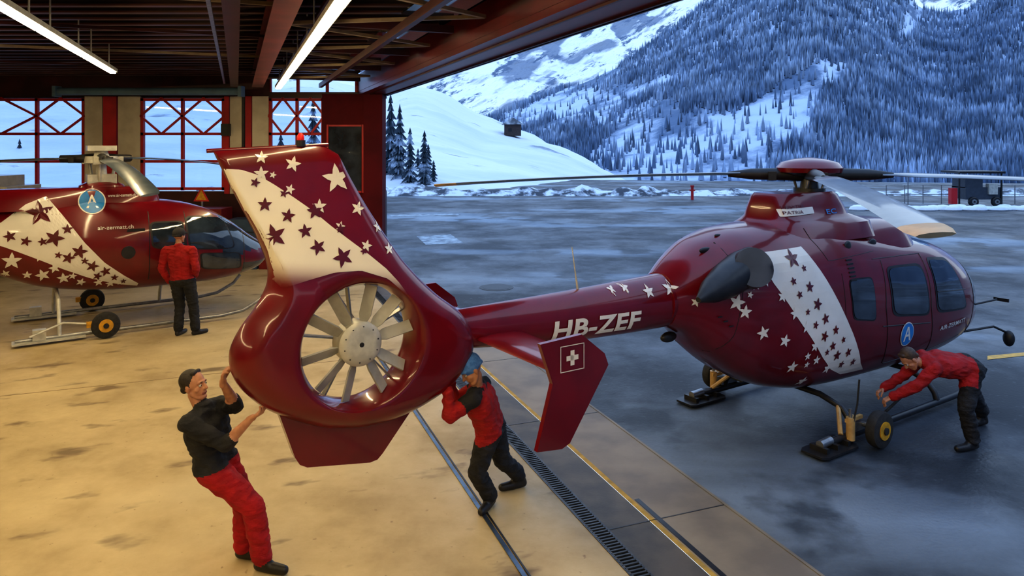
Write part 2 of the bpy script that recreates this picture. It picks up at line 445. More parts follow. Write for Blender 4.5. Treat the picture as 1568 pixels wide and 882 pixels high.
t,z,_=H1.L(1390,512,.79)
for rr,mi,of in((.155,0,.008),(.14,2,.012)):
    for sd in(1,-1):
        v=[proj(BV,t,z,sd,of)]+[proj(BV,t+rr*math.cos(a*.1963),z+rr*1.05*math.sin(a*.1963),sd,of) for a in range(32)]
        b.add(v,[(0,1+k,1+(k+1)%32) for k in range(32)],mi)
for P in ([(-.085,-.09),(-.05,-.09),(.01,.10),(-.02,.10)],[(-.01,.10),(.02,.10),(.085,-.09),(.05,-.09)],[(-.05,-.03),(-.04,0),(.05,0),(.06,-.03)]):
    b.add([proj(BV,t+p,z+q,1,.016) for p,q in P],[(0,1,2,3)],0)
b.build('livery',[WHT,MAR,BLU],heli,smooth=False)

# ---- windows & doors
b=MB()
def WQ(c,w): return [H1.L(x,y,w)[:2] for x,y in c]
def framed(c,w,fr=.03):
    q=[np.array(p) for p in WQ(c,w)]; m=sum(q)/4
    win(b,BV,[p+(p-m)/np.linalg.norm(p-m)*fr*1.6 for p in q],1,off=.004,p=8)
    win(b,BV,q,0,off=.010,p=7)
framed([(1308,488),(1341,490),(1339,426),(1304,430)],.79,.015)
framed([(1368,481),(1421,480),(1418,407),(1365,412)],.78)
framed([(1431,475),(1482,470),(1462,400),(1429,398)],.74)
def bar(x0,y0,x1,y1,w,r=.012,mi=1):
    b.tube([proj(BV,*H1.L(x0+(x1-x0)*k/6,y0+(y1-y0)*k/6,w)[:2],1,.014) for k in range(7)],r,6,mi)
bar(1432,446,1480,443,.75,.008)
def seam(pts,w,r=.006,sides=(1,-1)):
    pp=resample(pts,24)
    for sd in sides:
        b.tube([proj(BV,*H1.L(x,y,w)[:2],sd,.001) for x,y in pp],r,5,1)
seam([(1360,400),(1357,470),(1362,540),(1366,560)],.79); seam([(1425,390),(1424,470),(1430,540)],.77)
seam([(1345,398),(1425,390)],.77); seam([(1295,420),(1296,480),(1300,530)],.79,.004); seam([(1366,560),(1430,540),(1480,515)],.76)
seam([(1130,360),(1145,440),(1135,520),(1120,560)],.62,.004); seam([(1255,352),(1270,400),(1345,385)],.7,.004)
seam([(1352,500),(1425,494)],.79,.008); seam([(1488,400),(1492,460),(1482,515)],.66,.005)
b.build('windows_doors',[GLS,BLK],heli)

# exhausts
b=MB()
base=Vector((-1.62,-.46,2.19)); dd=Vector((-.93,-.17,-.22)).normalized()
pts=[base+dd*k for k in (0,.15,.4,.75,1.05,1.3)]
b.tube(pts,[.12,.19,.215,.19,.13,.03],28,0)
oc=Vector((-2.05,-.73,2.16)); od=Vector((-.42,-.84,.34)).normalized()
b.tube([oc-od*.3,oc-od*.1,oc+od*.03],[.19,.22,.215],32,0,cap=False)
b.tube([oc+od*.03,oc+od*.04,oc+od*.03,oc-od*.12],[.218,.205,.19,.17],32,2,cap=False)
b.tube([oc+od*.02,oc-od*.10],[.19,.17],32,1,cap=True)
oc=Vector((-1.75,.52,2.15)); od=Vector((-.35,.86,.2)).normalized()
b.tube([oc-od*.2,oc+od*.06],[.2,.19],28,0,cap=False); b.tube([oc+od*.06,oc+od*.065,oc-od*.1],[.19,.165,.15],28,1)
b.build('engine_exhaust',[BLK,noisemat('exhaust_inner',(.002,.002,.002),rough=1,spec=0),noisemat('exhaust_rim',(.10,.09,.085),rough=.35,metal=.8)],heli)
b=MB()
for x,y,w,rx,rz in ((1102,378,.5,.10,.035),(1297,376,.6,.07,.06),(1133,365,.5,.05,.02),(1325,370,.45,.09,.05)):
    t,z,_=H1.L(x,y,w); p=proj(BV,t,z,1,.004); b.ell(p,(rx,.02,rz),0)
for k in range(6):
    t,z,_=H1.L(1300,398+k*6,.7); p=proj(BV,t,z,1,.004); b.box(p,(.12,.015,.018),0)
b.tube([(-3.9,0,1.98),(-3.93,0,2.15),(-3.98,0,2.45)],[.015,.008,.005],8,1)
b.tube([(2.95,-.55,.72),(3.3,-.80,.8),(3.5,-.9,.7)],.018,8,0)
b.ell((3.5,-.92,.62),(.06,.08,.12),0)
b.tube([(3.1,-.58,1.1),(3.45,-.78,1.18)],.015,8,0); b.box((3.5,-.82,1.18),(.03,.2,.05),0)
b.ell((-2.6,0,1.32),(.12,.05,.06),0)
for x,y in ((1112,487),(1118,493),(1124,500)):
    t,z,_=H1.L(x,y,.55); p=proj(BV,t,z,1,.003); b.box(p,(.10,.01,.012),0)
b.build('vents_antenna_mirror',[BLK,LGT],heli)

# ---- main rotor
def rotor(parent,z,R,chord,azs,droop,name,pit=.12,root=.9,tipc=True):
    b=MB()
    for az in azs:
        a=az; u=Vector((math.cos(a),math.sin(a),0)); p=Vector((-math.sin(a),math.cos(a),0))
        n=26; vs=[];fs=[];mi=[]
        for i in range(n+1):
            r=root+(R-root)*i/n; c=chord*(1 if i>1 else .55); 
            if i==n: c*=.8
            zz=z-droop*(r/R)**2; tt=.018
            for k in range(10):
                q=2*math.pi*k/10; lx=c/2*math.cos(q); lz=tt*math.sin(q)
                vs.append(u*r+p*(lx*math.cos(pit))+Vector((0,0,zz+lz+lx*math.sin(pit))))
        for i in range(n):
            for k in range(10): fs.append((i*10+k,i*10+(k+1)%10,(i+1)*10+(k+1)%10,(i+1)*10+k)); mi.append(2 if (tipc and i>=n-2) else 0)
        fs.append(tuple(range(10))); mi.append(0); fs.append(tuple(n*10+k for k in range(10))); mi.append(0)
        b.add(vs,fs,mi)
        b.tube([Vector((0,0,z))+u*.1,Vector((0,0,z-.01))+u*.4,Vector((0,0,z-.01))+u*.75,Vector((0,0,z-.015))+u*(root+.15)],[.10,.085,.075,.035],14,1)
        b.box(Vector((0,0,z-.03))+u*.5+p*.12,(.1,.04,.12),1,Matrix.Rotation(a,3,'Z'))
    b.build(name,[BLD,BLK,TIP],parent)
hd=ANG1
rotor(heli,3.12,5.1,.30,[math.radians(172)-hd,math.radians(256)-hd,math.radians(352)-hd,math.radians(76)-hd],.2,'main_rotor_blades')
b=MB()
b.tube([(0,0,2.85),(0,0,3.1)],[.13,.10],20,1)
b.tube([(0,0,2.88),(0,0,2.93)],.2,20,1)
for k in range(4):
    a=k*math.pi/2+.4; b.tube([(.16*math.cos(a),.16*math.sin(a),2.92),(.2*math.cos(a+.2),.2*math.sin(a+.2),3.08)],.018,8,2)
b.tube([(0,0,3.14),(0,0,3.20),(0,0,3.27),(0,0,3.315),(0,0,3.335)],[.40,.42,.36,.2,.04],32,0)
b.tube([(0,0,3.08),(0,0,3.14)],[.2,.38],24,1)
b.build('rotor_hub',[RED,BLK,STL],heli)

# ---- skids
b=MB()
for sg in (1,-1):
    w=-.96*sg
    b.tube([(-1.15,w,.12),(-1.0,w,.10),(1.9,w,.10),(2.3,w,.13),(2.55,w,.22),(2.65,w,.33)],.042,12,0)
    for t in (-.55,1.35):
        b.tube([(t,w,.13),(t,w*.97,.22),(t,w*.85,.36),(t,w*.55,.44),(t,0,.45)],[.04,.038,.036,.036,.036],12,0)
    b.tube([(-.55,w*.9,.30),(-.25,w*.95,.16)],.03,8,3); b.tube([(-.55,w*.8,.38),(-.8,w,.14)],.028,8,3)
    pl=[(-1.35,-.13),(-1.28,-.17),(-.72,-.17),(-.66,-.1),(-.66,.1),(-.72,.17),(-1.28,.17),(-1.35,.13)]
    b.prism(pl,lambda a,c,h,w=w:(a,w+c,h),.02,.045,1)
    for k in range(3): b.box((-1.2+.2*k,w,.07),(.05,.22,.06),0)
    b.tube([(-1.2,w,.11),(-1.0,w,.12)],.05,10,2)
b.build('landing_skids',[BLK,BLK,STL,TIP],heli)
def wheel(b,c,ax,r,wd,mt=0,mh=1):
    c=Vector(c); ax=Vector(ax).normalized()
    b.tube([c-ax*wd/2,c-ax*wd*.42,c-ax*wd*.2,c+ax*wd*.2,c+ax*wd*.42,c+ax*wd/2],[r*.82,r*.95,r,r,r*.95,r*.82],28,mt)
    b.tube([c-ax*(wd/2+.012),c+ax*(wd/2+.012)],r*.5,20,mh)
    b.tube([c-ax*(wd/2+.03),c+ax*(wd/2+.03)],r*.2,12,mt)
b=MB()
for sg in (1,-1):
    wheel(b,(-.45,-1.22*sg,.215),(0,1,0),.21,.13)
    b.tube([(-.45,-1.2*sg,.215),(-.45,-.96*sg,.215)],.03,10,2)
    b.box((-.45,-.98*sg,.2),(.35,.09,.10),2)
    b.tube([(-.70,-1.02*sg,.08),(-.70,-1.02*sg,.34)],.05,12,3); b.tube([(-.70,-1.02*sg,.34),(-.70,-1.02*sg,.44)],.02,8,2)
    b.box((-.6,-1.0*sg,.30),(.3,.04,.04),3)
b.tube([(-.72,-1.05,.22),(-.66,-1.08,.5),(-.62,-1.08,.78)],.011,8,0)
b.tube([(-.2,-1.05,.22),(.15,-1.12,.42),(.3,-1.16,.52)],.016,8,0)
b.build('ground_handling_wheels',[RUB,YEL,STL,TIP],heli)

# ================================================================== SECOND HELICOPTER (in the hangar)
ANG2=math.radians(35)
H2=Heli(-8.06,14.1,ANG2)
h2=empty('helicopter.001',(-8.06,14.1,0),ANG2)
tab2=[(-7.4,2.0,2.2,.09),(-3.0,1.62,2.2,.22),(-2.2,1.36,2.3,.34),(-1.6,1.1,2.4,.48),(-1.0,.85,2.48,.66),(-.3,.72,2.5,.82),(.6,.66,2.44,.92),(1.3,.66,2.36,.93),(1.9,.67,2.18,.89),(2.35,.71,1.92,.78),(2.75,.79,1.6,.6),(3.05,.92,1.38,.4),(3.22,1.08,1.2,.12)]
vs,fs=loft(tab2,nx=120,nr=52,n=2.5)
b=MB(); mis=[]
for f in fs:
    c=np.mean([vs[k] for k in f],axis=0); g=0
    if len(f)==4:
        if c[0]>2.1 and c[2]>1.28 and abs(c[1])>.03: g=1
        if c[0]>2.5 and c[2]<1.05 and c[2]>.85: g=1
    mis.append(g)
b.add(vs,fs,mis); b.build('fuselage',[RED,GLS],h2)
vc,fc=ringstack([(2.3,-.55,1.6,.5),(2.5,-.55,1.55,.46),(2.62,-.5,1.4,.4),(2.68,-.5,1.25,.3)])
b=MB(); b.add(vc,fc)
vc2,fc2=ringstack([(2.4,0,.5,.36),(2.72,0,.38,.28),(2.78,0,.25,.2)]); b.add(vc2,fc2)
b.tube([(-1.9,-.15,2.4),(-2.35,-.17,2.45)],.14,16,1)
b.build('engine_cowling',[RED,BLK],h2)
V2=vs+vc; F2=list(fs)+[tuple(len(vs)+k for k in f) for f in fc]
B2=BVHTree.FromPolygons(V2,F2)
b=MB()
patch(b,H2,B2,[(-60,330),(0,345),(40,315),(72,302),(98,332),(130,372),(160,402),(190,422),(214,436)],
      [(-60,420),(-20,385),(0,380),(25,388),(60,400),(95,413),(140,428),(180,437),(213,441)],.85,0,nu=50,nv=16,sides=(1,-1))
for x,y,r in [(18,403,12),(62,392,9),(66,424,9),(42,425,6),(98,428,8),(125,434,6),(152,434,6),(170,436,6),(8,425,6),(84,412,7),(112,424,5),(185,434,4)]:
    star(b,H2,B2,x,y,r,.8,0,(1,))
for x,y,r in [(62,328,17),(84,366,12),(104,352,7),(122,386,10),(105,396,8),(142,408,8),(66,372,6),(40,372,7),(90,392,5),(130,400,5),(162,416,7),(150,424,6),(176,426,5),(190,432,4),(15,365,8)]:
    star(b,H2,B2,x,y,r,.85,1,(1,),off=.014)
t,z,_=H2.L(141,308,.5)
for rr,mi,of in((.23,0,.01),(.21,2,.016)):
    v=[proj(B2,t,z,1,of)]+[proj(B2,t+rr*math.cos(a*.1963),z+rr*math.sin(a*.1963),1,of) for a in range(32)]
    b.add(v,[(0,1+k,1+(k+1)%32) for k in range(32)],mi)
decal_text(b,B2,'A',t-.1,t+.1,z-.12,z-.12,.24,0,off=.03)
decal_text(b,B2,'air-zermatt.ch',H2.L(150,347,.85)[0],H2.L(205,347,.9)[0],1.92,1.92,.07,0,off=.02)
decal_text(b,B2,'www.air-zermatt.ch',H2.L(165,306,.45)[0],H2.L(208,306,.45)[0],2.5,2.5,.06,0,off=.02)
b.build('livery',[WHT,MAR,BLU],h2,smooth=False)
b=MB()
def W2(c,w): return [H2.L(x,y,w)[:2] for x,y in c]
for c in ([(235,378),(282,380),(280,340),(232,342)],[(292,380),(362,380),(345,334),(286,333)],[(312,412),(372,412),(368,388),(308,388)]):
    q=[np.array(p) for p in W2(c,.9)]; m=sum(q)/4
    win(b,B2,[p+(p-m)/np.linalg.norm(p-m)*.04 for p in q],1,p=7,off=.004); win(b,B2,q,0,p=7,off=.01)
for x in (285,229,378):
    pp=[proj(B2,*H2.L(x,yy,.9)[:2],1,.002) for yy in range(325,430,8)]; b.tube(pp,.008,5,1)
t,z,_=H2.L(196,386,.85); b.tube([proj(B2,t,z,1,-.02),proj(B2,t,z,1,.02)],.12,16,1)
t,z,_=H2.L(208,352,.85); b.box(proj(B2,t,z,1,.01),(.3,.02,.05),1)
b.build('windows_doors',[GLS,BLK],h2)
rotor(h2,3.24,5.3,.30,[math.radians(186)-ANG2,math.radians(306)-ANG2,math.radians(66)-ANG2+.2],.42,'main_rotor_blades',root=.6,tipc=False)
b=MB()
b.tube([(0,0,2.7),(0,0,3.2)],[.12,.08],16,0); b.tube([(0,0,3.15),(0,0,3.28)],[.3,.28],18,0); b.tube([(0,0,3.28),(0,0,3.42)],[.14,.10],14,0)
b.box((0,0,3.44),(.5,.4,.1),0); b.box((0,0,2.84),(.5,.4,.18),0)
for k in range(3):
    a=k*2.094+.3; b.tube([(.2*math.cos(a),.2*math.sin(a),2.8),(.26*math.cos(a),.26*math.sin(a),3.18)],.03,8,0); b.box((.3*math.cos(a),.3*math.sin(a),3.2),(.2,.16,.14),0)
b.build('rotor_hub',[LGT],h2)
b=MB()
for sg in (1,-1):
    w=-1.08*sg
    b.tube([(-1.4,w,.09),(2.0,w,.09),(2.4,w,.14),(2.75,w,.32),(2.9,w,.5)],.035,12,3)
    for t in (-.75,1.2):
        b.tube([(t,w,.1),(t,w*.95,.3),(t,w*.7,.68),(t,0,.75)],.034,10,0)
    b.box((-.9,w,.06),(1.1,.28,.03),0)
    b.box((-.1,w-.2*sg,.28),(.5,.08,.1),2)
    wheel(b,(-.05,w-.22*sg,.24),(0,1,0),.235,.14,1,2); 
    b.box((-1.05,w,.17),(.2,.16,.18),0)
b.tube([(-.05,-1.3,.25),(-.7,-1.2,.35),(-1.2,-1.35,.2)],.02,8,0)
b.build('landing_skids_dolly',[LGT,RUB,YEL,STL],h2)

# ================================================================== HANGAR
B0=Vector((-3.93,21.4)); dL=Vector((.358,-.934)); nL=Vector((.934,.358))
def DL(s,o,z=0): p=B0+dL*s+nL*o; return (p.x,p.y,z)
CONC=noisemat('hangar_concrete',(.54,.43,.24),(.34,.255,.13),.8,.35,.68,rough=.45,rough2=.65,detail=10,bump=.06,bscale=30,nrough=.65)
overlay(CONC,(.13,.085,.045),2.6,.61,.70,.85,rot=(0,0,.35),mapscale=(2.2,1,1))
overlay(CONC,(.60,.50,.31),.5,.52,.66,.5,detail=8)
overlay(CONC,(.20,.13,.07),14,.68,.74,.7)
TAR=noisemat('tarmac',(.024,.029,.037),(.064,.078,.096),.35,.40,.60,rough=.62,rough2=.40,detail=14,bump=.4,bscale=22,spec=.4,bdist=.015,nrough=.68)
overlay(TAR,(.22,.28,.35),.2,.52,.62,.8,rot=(0,0,-.1),mapscale=(2.6,1,1),detail=14)
overlay(TAR,(.014,.018,.024),.6,.53,.60,.75,detail=12)
overlay(TAR,(.10,.12,.14),9,.62,.72,.5,detail=6)
STR=noisemat('apron_concrete',(.25,.21,.155),(.16,.135,.105),1.2,rough=.55,bump=.1,bscale=40,detail=9)
ASP=noisemat('threshold_asphalt',(.11,.095,.075),(.065,.058,.05),2.5,rough=.55,bump=.1,bscale=40)
b=MB()
pts=[DL(0,-1.0),( -22,21.4,0),(-22,-8,0),DL(31.45,-1.0)]
b.add(pts,[(0,1,2,3)]); b.build('floor',[CONC],smooth=False)
b=MB()
b.add([DL(-60,.45,-.003),DL(45,.45,-.003),(130,-25,-.003),(130,52,-.003)],[(0,1,2,3)])
b.add([DL(-31,.45,-.003),DL(-.3,.45,-.003),(-24,21.7,-.003),(-60,21.7,-.003),(-60,50,-.003)],[(0,1,2,3,4)])
b.build('tarmac_ground',[TAR],smooth=False)
b=MB()
def strip(o0,o1,mi,z=0,s0=-.3,s1=31):
    b.add([DL(s0,o0,z),DL(s1,o0,z),DL(s1,o1,z),DL(s0,o1,z)],[(0,1,2,3)],mi)
strip(-1.0,-.98,1,.002);
strip(-1.0,-.84,3,-.01); strip(-.84,-.40,0); strip(-.40,-.345,2,.003); strip(-.36,.45,1); 
s=0
while s<31:
    b.beam(DL(s,-1.0,.0),DL(s,-.84,.0),.018,.012,4); s+=.045 if s>8 else .12
b.beam(DL(-.3,-1.0,0),DL(31,-1.0,0),.02,.012,4); b.beam(DL(-.3,-.84,0),DL(31,-.84,0),.02,.012,4)
for k in range(12): b.beam(DL(k*2.6,-.84,.001),DL(k*2.6,.45,.001),.012,.004,3)
b.beam(DL(15.2,-.30,.001),DL(31,-.30,.001),.05,.006,3)
b.beam(DL(-.3,.45,-.0),DL(31,.45,-.0),.03,.012,1)
b.build('door_threshold_drain',[ASP,STR,noisemat('line_yellow',(.50,.32,.07),(.33,.22,.06),6,rough=.7,spec=.2),BLK,noisemat('grate_steel',(.10,.10,.10),(.06,.06,.06),10,rough=.4,metal=.6)],smooth=False)
b=MB(); b.beam(DL(-.2,-1.81,.004),DL(31,-1.81,.004),.04,.012,0); b.beam(DL(-.2,-1.77,.004),DL(31,-1.77,.004),.015,.014,1)
b.build('door_rail',[noisemat('rail_steel',(.12,.17,.24),(.08,.11,.16),6,rough=.3,metal=.7),BLK],smooth=False)
b=MB()
for k in (9.5,18): b.beam(DL(k,-1,.002),DL(k,-22,.002),.010,.003)
b.build('trim_floor_joints',[noisemat('joint',(.26,.19,.11),rough=.8)],smooth=False)

WY=21.4
def wx(x): return (x-CX)*WY/F
def wz(y): return HC-(y-HY)*WY/F
b=MB()
b.box(((wx(590)-22)/2,WY+.15,1.06),(wx(590)+22,.25,2.12),1)
b.box(((wx(412)-22)/2,WY+.15,5.45),(wx(412)+22,.25,1.1),1)
b.box(((wx(590)+wx(412))/2,WY+.15,4.99),(wx(590)-wx(412),.25,.18),1)
for x in (412,455,500,545,590): b.box((wx(x),WY+.1,5.5),(.08,.1,.9),2)
for x0,x1,mi in ((-345,-110,0),(131,158,0),(160,180,2),(182,216,0),(345,352,2),(353,371,0),(372,376,3),(377,386,2),(387,412,0)):
    b.box(((wx(x0)+wx(x1))/2,WY+.1,3.5),(wx(x1)-wx(x0),.3 if mi==0 else .36,2.9),mi)
b.box((wx(350),WY-.2,3.95),(.22,.2,.35),3)
b.box(((wx(497)+wx(562))/2,WY-.1,2.5),(wx(562)-wx(497),.4,5),5)
b.box(((wx(508)+wx(557))/2,WY-.32,3.1),(wx(557)-wx(508),.03,1.9),4)
for x in (506,559): b.box((wx(x),WY-.33,3.1),(.05,.05,2.0),2)
for z in (2.13,4.07): b.box(((wx(508)+wx(557))/2,WY-.33,z),(wx(557)-wx(508),.05,.05),2)
b.box(((wx(562)+wx(590))/2,WY-.2,2.55),(wx(590)-wx(562),.6,5.1),5)
b.build('wall_back',[CRM,DRD,FRD,BLK,GLS,noisemat('door_panel_maroon',(.12,.008,.012),(.085,.007,.010),1,rough=.7,spec=.15)],smooth=False)
gm=bpy.data.materials.new('window_glass'); gm.use_nodes=True; nt=gm.node_tree
for n_ in list(nt.nodes): nt.nodes.remove(n_)
o_=nt.nodes.new('ShaderNodeOutputMaterial'); tr=nt.nodes.new('ShaderNodeBsdfTransparent'); gl=nt.nodes.new('ShaderNodeBsdfGlossy'); gl.inputs['Roughness'].default_value=.02
mxs=nt.nodes.new('ShaderNodeMixShader'); mxs.inputs[0].default_value=.08; tr.inputs[0].default_value=(.72,.82,.92,1)
nt.links.new(tr.outputs[0],mxs.inputs[1]); nt.links.new(gl.outputs[0],mxs.inputs[2]); nt.links.new(mxs.outputs[0],o_.inputs[0])
for k,(x0,x1,mids) in enumerate(((-110,131,(-52,57)),(216,345,(280,)),(412,497,(455,)))):
    b=MB(); X0,X1=wx(x0),wx(x1); Z0,Z1=2.15,4.9
    for X in (X0+.05,X1-.05)+tuple(wx(m) for m in mids): b.box((X,WY,(Z0+Z1)/2),(.08,.1,Z1-Z0),0)
    for Z in (Z0+.05,wz(247),wz(205),Z1-.05): b.box(((X0+X1)/2,WY,Z),(X1-X0,.1,.08),0)
    ms=[X0]+[wx(m) for m in mids]+[X1]; zb=wz(205); zm=(zb+Z1)/2
    for a_,b__ in zip(ms[:-1],ms[1:]):
        mm=(a_+b__)/2
        b.beam((mm,WY-.03,Z1),(a_,WY-.03,zm),.05,.06,0); b.beam((mm,WY-.03,Z1),(b__,WY-.03,zm),.05,.06,0)
        b.beam((a_,WY-.03,zm),(mm,WY-.03,zb),.05,.06,0); b.beam((b__,WY-.03,zm),(mm,WY-.03,zb),.05,.06,0)
    b.add([(X0,WY+.03,Z0),(X1,WY+.03,Z0),(X1,WY+.03,Z1),(X0,WY+.03,Z1)],[(0,1,2,3)],1)
    b.build('window_%d'%(k+1),[FRD,gm],smooth=False)
b=MB(); b.box((-22.1,6.7,3),(.2,29.5,6)); b.build('wall_left',[CRM],smooth=False)
b=MB(); b.box((-8,-8.1,3),(28.5,.2,6)); b.build('wall_rear',[noisemat('rear_wall_paint',(.30,.20,.14),(.22,.15,.10),1,rough=.7)],smooth=False)
b=MB()
q=[DL(-.4,.3),( -22.2,21.8,0),(-22.2,-8.2,0),DL(31.7,.3)]
b.add([(p[0],p[1],5.95) for p in q]+[(p[0],p[1],6.1) for p in q],[(0,1,2,3),(7,6,5,4),(0,4,5,1),(1,5,6,2),(2,6,7,3),(3,7,4,0)],0)
Y=21.0
while Y>-7.5:
    s=(21.4-Y)/.934; xe=DL(s,-.9)[0]
    b.box(((xe-22)/2,Y,5.72),(xe+22,.06,.34),0); b.box(((xe-22)/2,Y,5.55),(xe+22,.14,.03),1)
    Y-=.55
b.build('ceiling',[BRN,noisemat('joist_flange',(.12,.05,.042),(.07,.032,.028),1,rough=.42)],smooth=False)
b=MB()
def lbeam(o,z,w,h,mi,s0=.2,s1=31): b.beam(DL(s0,o,z),DL(s1,o,z),w,h,mi)
for o,mi in ((-3.45,1),(-4.05,0),(-9.6,0),(-14.5,0)):
    lbeam(o,5.12,.30 if mi else .2,.03,mi); lbeam(o,5.3,.04,.34,mi); lbeam(o,5.5,.30 if mi else .2,.03,mi)
lbeam(-4.3,5.2,.05,.05,3); lbeam(-2.9,5.35,.06,.06,0); lbeam(-1.75,5.2,.09,.12,0)
for k in range(10):
    s=1+k*3.1
    b.beam(DL(s,-3.3,5.3),DL(s+1.55,-.75,5.3),.07,.05,2); b.beam(DL(s+1.55,-.75,5.3),DL(s+3.1,-3.3,5.3),.07,.05,2)
    b.beam(DL(s,-3.3,5.35),DL(s,-.75,5.35),.09,.12,0)
    b.beam(DL(s+.8,-3.4,5.42),DL(s+.8,-9.5,5.42),.05,.05,2 if k%2 else 0)
b.build('roof_steelwork',[DRD,BEAM,BRC,STL],smooth=False)
b=MB()
b.beam(DL(-.5,-.15,5.1),DL(31.5,-.15,5.1),.9,.2,1); b.beam(DL(-.5,.26,5.7),DL(31.5,.26,5.7),.14,1.4,1)
b.beam(DL(-.5,-.58,5.35),DL(31.5,-.58,5.35),.06,.5,1); b.beam(DL(-.4,.15,4.985),DL(31.5,.15,4.985),.04,.03,0); b.beam(DL(-.4,-.35,4.985),DL(31.5,-.35,4.985),.04,.03,0)
for k in range(9):
    s=1.2+k*3.1; b.box(DL(s+1.4,-1.3,5.46),(.8,2.2,.03),2,Matrix.Rotation(.366,3,'Z'))
b.build('door_header',[DRD,noisemat('header_red',(.15,.014,.02),(.11,.011,.015),1,rough=.32),GLS],smooth=False)
b=MB(); b.tube([(wx(112),20.6,wz(143)),(wx(385),20.6,wz(143))],.11,12,0); b.box((wx(113),20.6,wz(143)),(.1,.3,.3),0); b.box((wx(385),20.6,wz(143)),(.1,.3,.3),0)
b.build('ceiling_heater_pipe',[PIP],smooth=True)

LM=emitmat('tube_glow',(1,.77,.42),48)
def lum(name,o,s0,s1,z=5.0):
    b=MB(); s=s0
    while s<s1-.5:
        e=min(s+2.9,s1)
        b.beam(DL(s,o,z),DL(e,o,z),.10,.03,0); b.beam(DL(s-.03,o,z+.05),DL(e+.03,o,z+.05),.17,.07,1)
        for q in (s+.5,e-.5): b.tube([DL(q,o,z+.08),DL(q,o,5.6)],.012,6,1)
        s=e+.08
    b.build(name,[LM,LGT],smooth=False)
def oo(X,Y): return (Vector((X,Y))-B0).dot(nL)
lum('fluorescent_light',oo(-6.9,20.9),1.3,29)
lum('fluorescent_light.001',oo(-10.0,19.4),4.5,29)
lum('added_fluorescent_light',-12.2,2,27)  # extra tube row out of view, added to light the hangar

b=MB()
b.box((-14.6,19.6,1.3),(2.6,1.4,2.2),0); b.box((-14.6,19.6,2.5),(1.8,1.2,.35),0)
for x in (-15.4,-13.7): wheel(b,(x,18.9,.35),(0,1,0),.35,.2,1,2)
b.box((-14.6,18.89,1.9),(1.8,.02,.5),3); b.box((-14.6,18.88,.9),(2.6,.03,.15),4)
b.build('service_van',[noisemat('van_white',(.6,.58,.5),rough=.35,coat=.5),RUB,STL,GLS,FRD],bevel=.06)
b=MB(); X=wx(345)
b.tube([(X,19.8,0),(X,19.8,2.1)],.03,8,1); b.box((X,19.8,.03),(.5,.5,.06),1)
b.add([(X-.22,19.75,1.95),(X+.22,19.75,1.95),(X,19.75,2.35)],[(0,1,2)],0); b.add([(X-.15,19.74,1.99),(X+.15,19.74,1.99),(X,19.74,2.27)],[(0,1,2)],2)
b.build('warning_sign',[FRD,STL,YEL],smooth=False)
b=MB()
for i,(x,h,m) in enumerate(((-8.6,1.7,0),(-7.6,1.4,1),(-6.7,1.9,0))):
    b.box((x,20.6,h/2),(.85,.8,h),m)
    for k in range(3): b.box((x,20.19,h*(.25+.25*k)),(.7,.02,.03),2)
b.build('tool_cabinets',[noisemat('cab_red',(.22,.012,.014),rough=.5),noisemat('cab_blue',(.05,.09,.16),rough=.4),BLK],bevel=.015)

# ================================================================== OUTDOORS
def fbm(x,y,s,o=5): return noise.fractal(Vector((x*s,y*s,3.1)),1.0,2.0,o)
def terrain(name,mat,xs,top,base,Y0,Y1,nx,ny,amp,nsc,foot=None,pw=1.0,ridged=0):
    """ridge outline in image pixels, projected from the camera and meshed as ground running from Y0 to Y1 metres"""
    vs=[];fs=[]
    tx=[p[0] for p in top];ty=[p[1] for p in top]
    xr=np.linspace(xs[0],xs[1],nx); rows=[]
    for i in range(ny):
        v=i/(ny-1); rows.append((v,Y0*(Y1/Y0)**v))
    if foot: 
        for x in xr: vs.append(((x-CX)*foot[0]/F,foot[0],foot[1]))
    for v,Yd in rows:
        for x in xr:
            py=base+(np.interp(x,tx,ty)-base)*(v**pw)
            X=(x-CX)*Yd/F; z=HC+(HY-py)*Yd/F
            k=min(1,v*6)
            z+=fbm(X,Yd,nsc)*amp*k*(Yd/Y1)
            if ridged: z+=ridged*k*(.5-abs(fbm(X+.6*z,Yd,nsc*3.2,6)))*(Yd/Y1)
            vs.append((X,Yd,z))
    R=len(vs)//nx
    for i in range(R-1):
        for j in range(nx-1):
            a=i*nx+j; fs.append((a,a+1,a+nx+1,a+nx))
    b=MB(); b.add(vs,fs); b.build(name,[mat],ang=180)
    return vs,nx
SNOW=noisemat('snow',(.86,.90,.96),(.70,.78,.90),.25,.4,.7,rough=.7,bump=.4,bscale=1.2,bdist=.4)
HILL=noisemat('snow_hillside',(.80,.85,.92),(.10,.12,.14),.30,.63,.70,rough=.8,detail=12,bump=.6,bscale=.6,mapscale=(3,1,.8),rot=(0,.35,0),bdist=.5,tex=True,nrough=.6)
overlay(HILL,(.58,.67,.80),.12,.45,.62,.6,rot=(0,.35,0),mapscale=(3,1,1),detail=10)
MTN=noisemat('alpine_rock_snow',(.84,.90,.98),(.10,.15,.24),.05,.53,.58,rough=.85,detail=15,mapscale=(3.5,4,1),rot=(0,-.55,0),bump=.9,bscale=.06,bdist=16,tex=True,nrough=.75)
overlay(MTN,(.11,.16,.26),.02,.54,.59,.85,rot=(0,-.6,0),mapscale=(5,2,1),detail=15)
FOR=noisemat('hazy_forest_floor',(.50,.61,.80),(.11,.17,.28),.035,.46,.58,rough=.9,detail=14,mapscale=(3,3,1),rot=(0,-.5,0),bump=.6,bscale=.05,bdist=8,tex=True,nrough=.65)  # snow and undergrowth, blue aerial haze painted into both tones
FARF=noisemat('added_ridge_forest',(.07,.11,.18),(.20,.27,.38),.02,.5,.62,rough=.95,detail=12,nrough=.65)  # dark forest colour for the added, unseen ridge ring
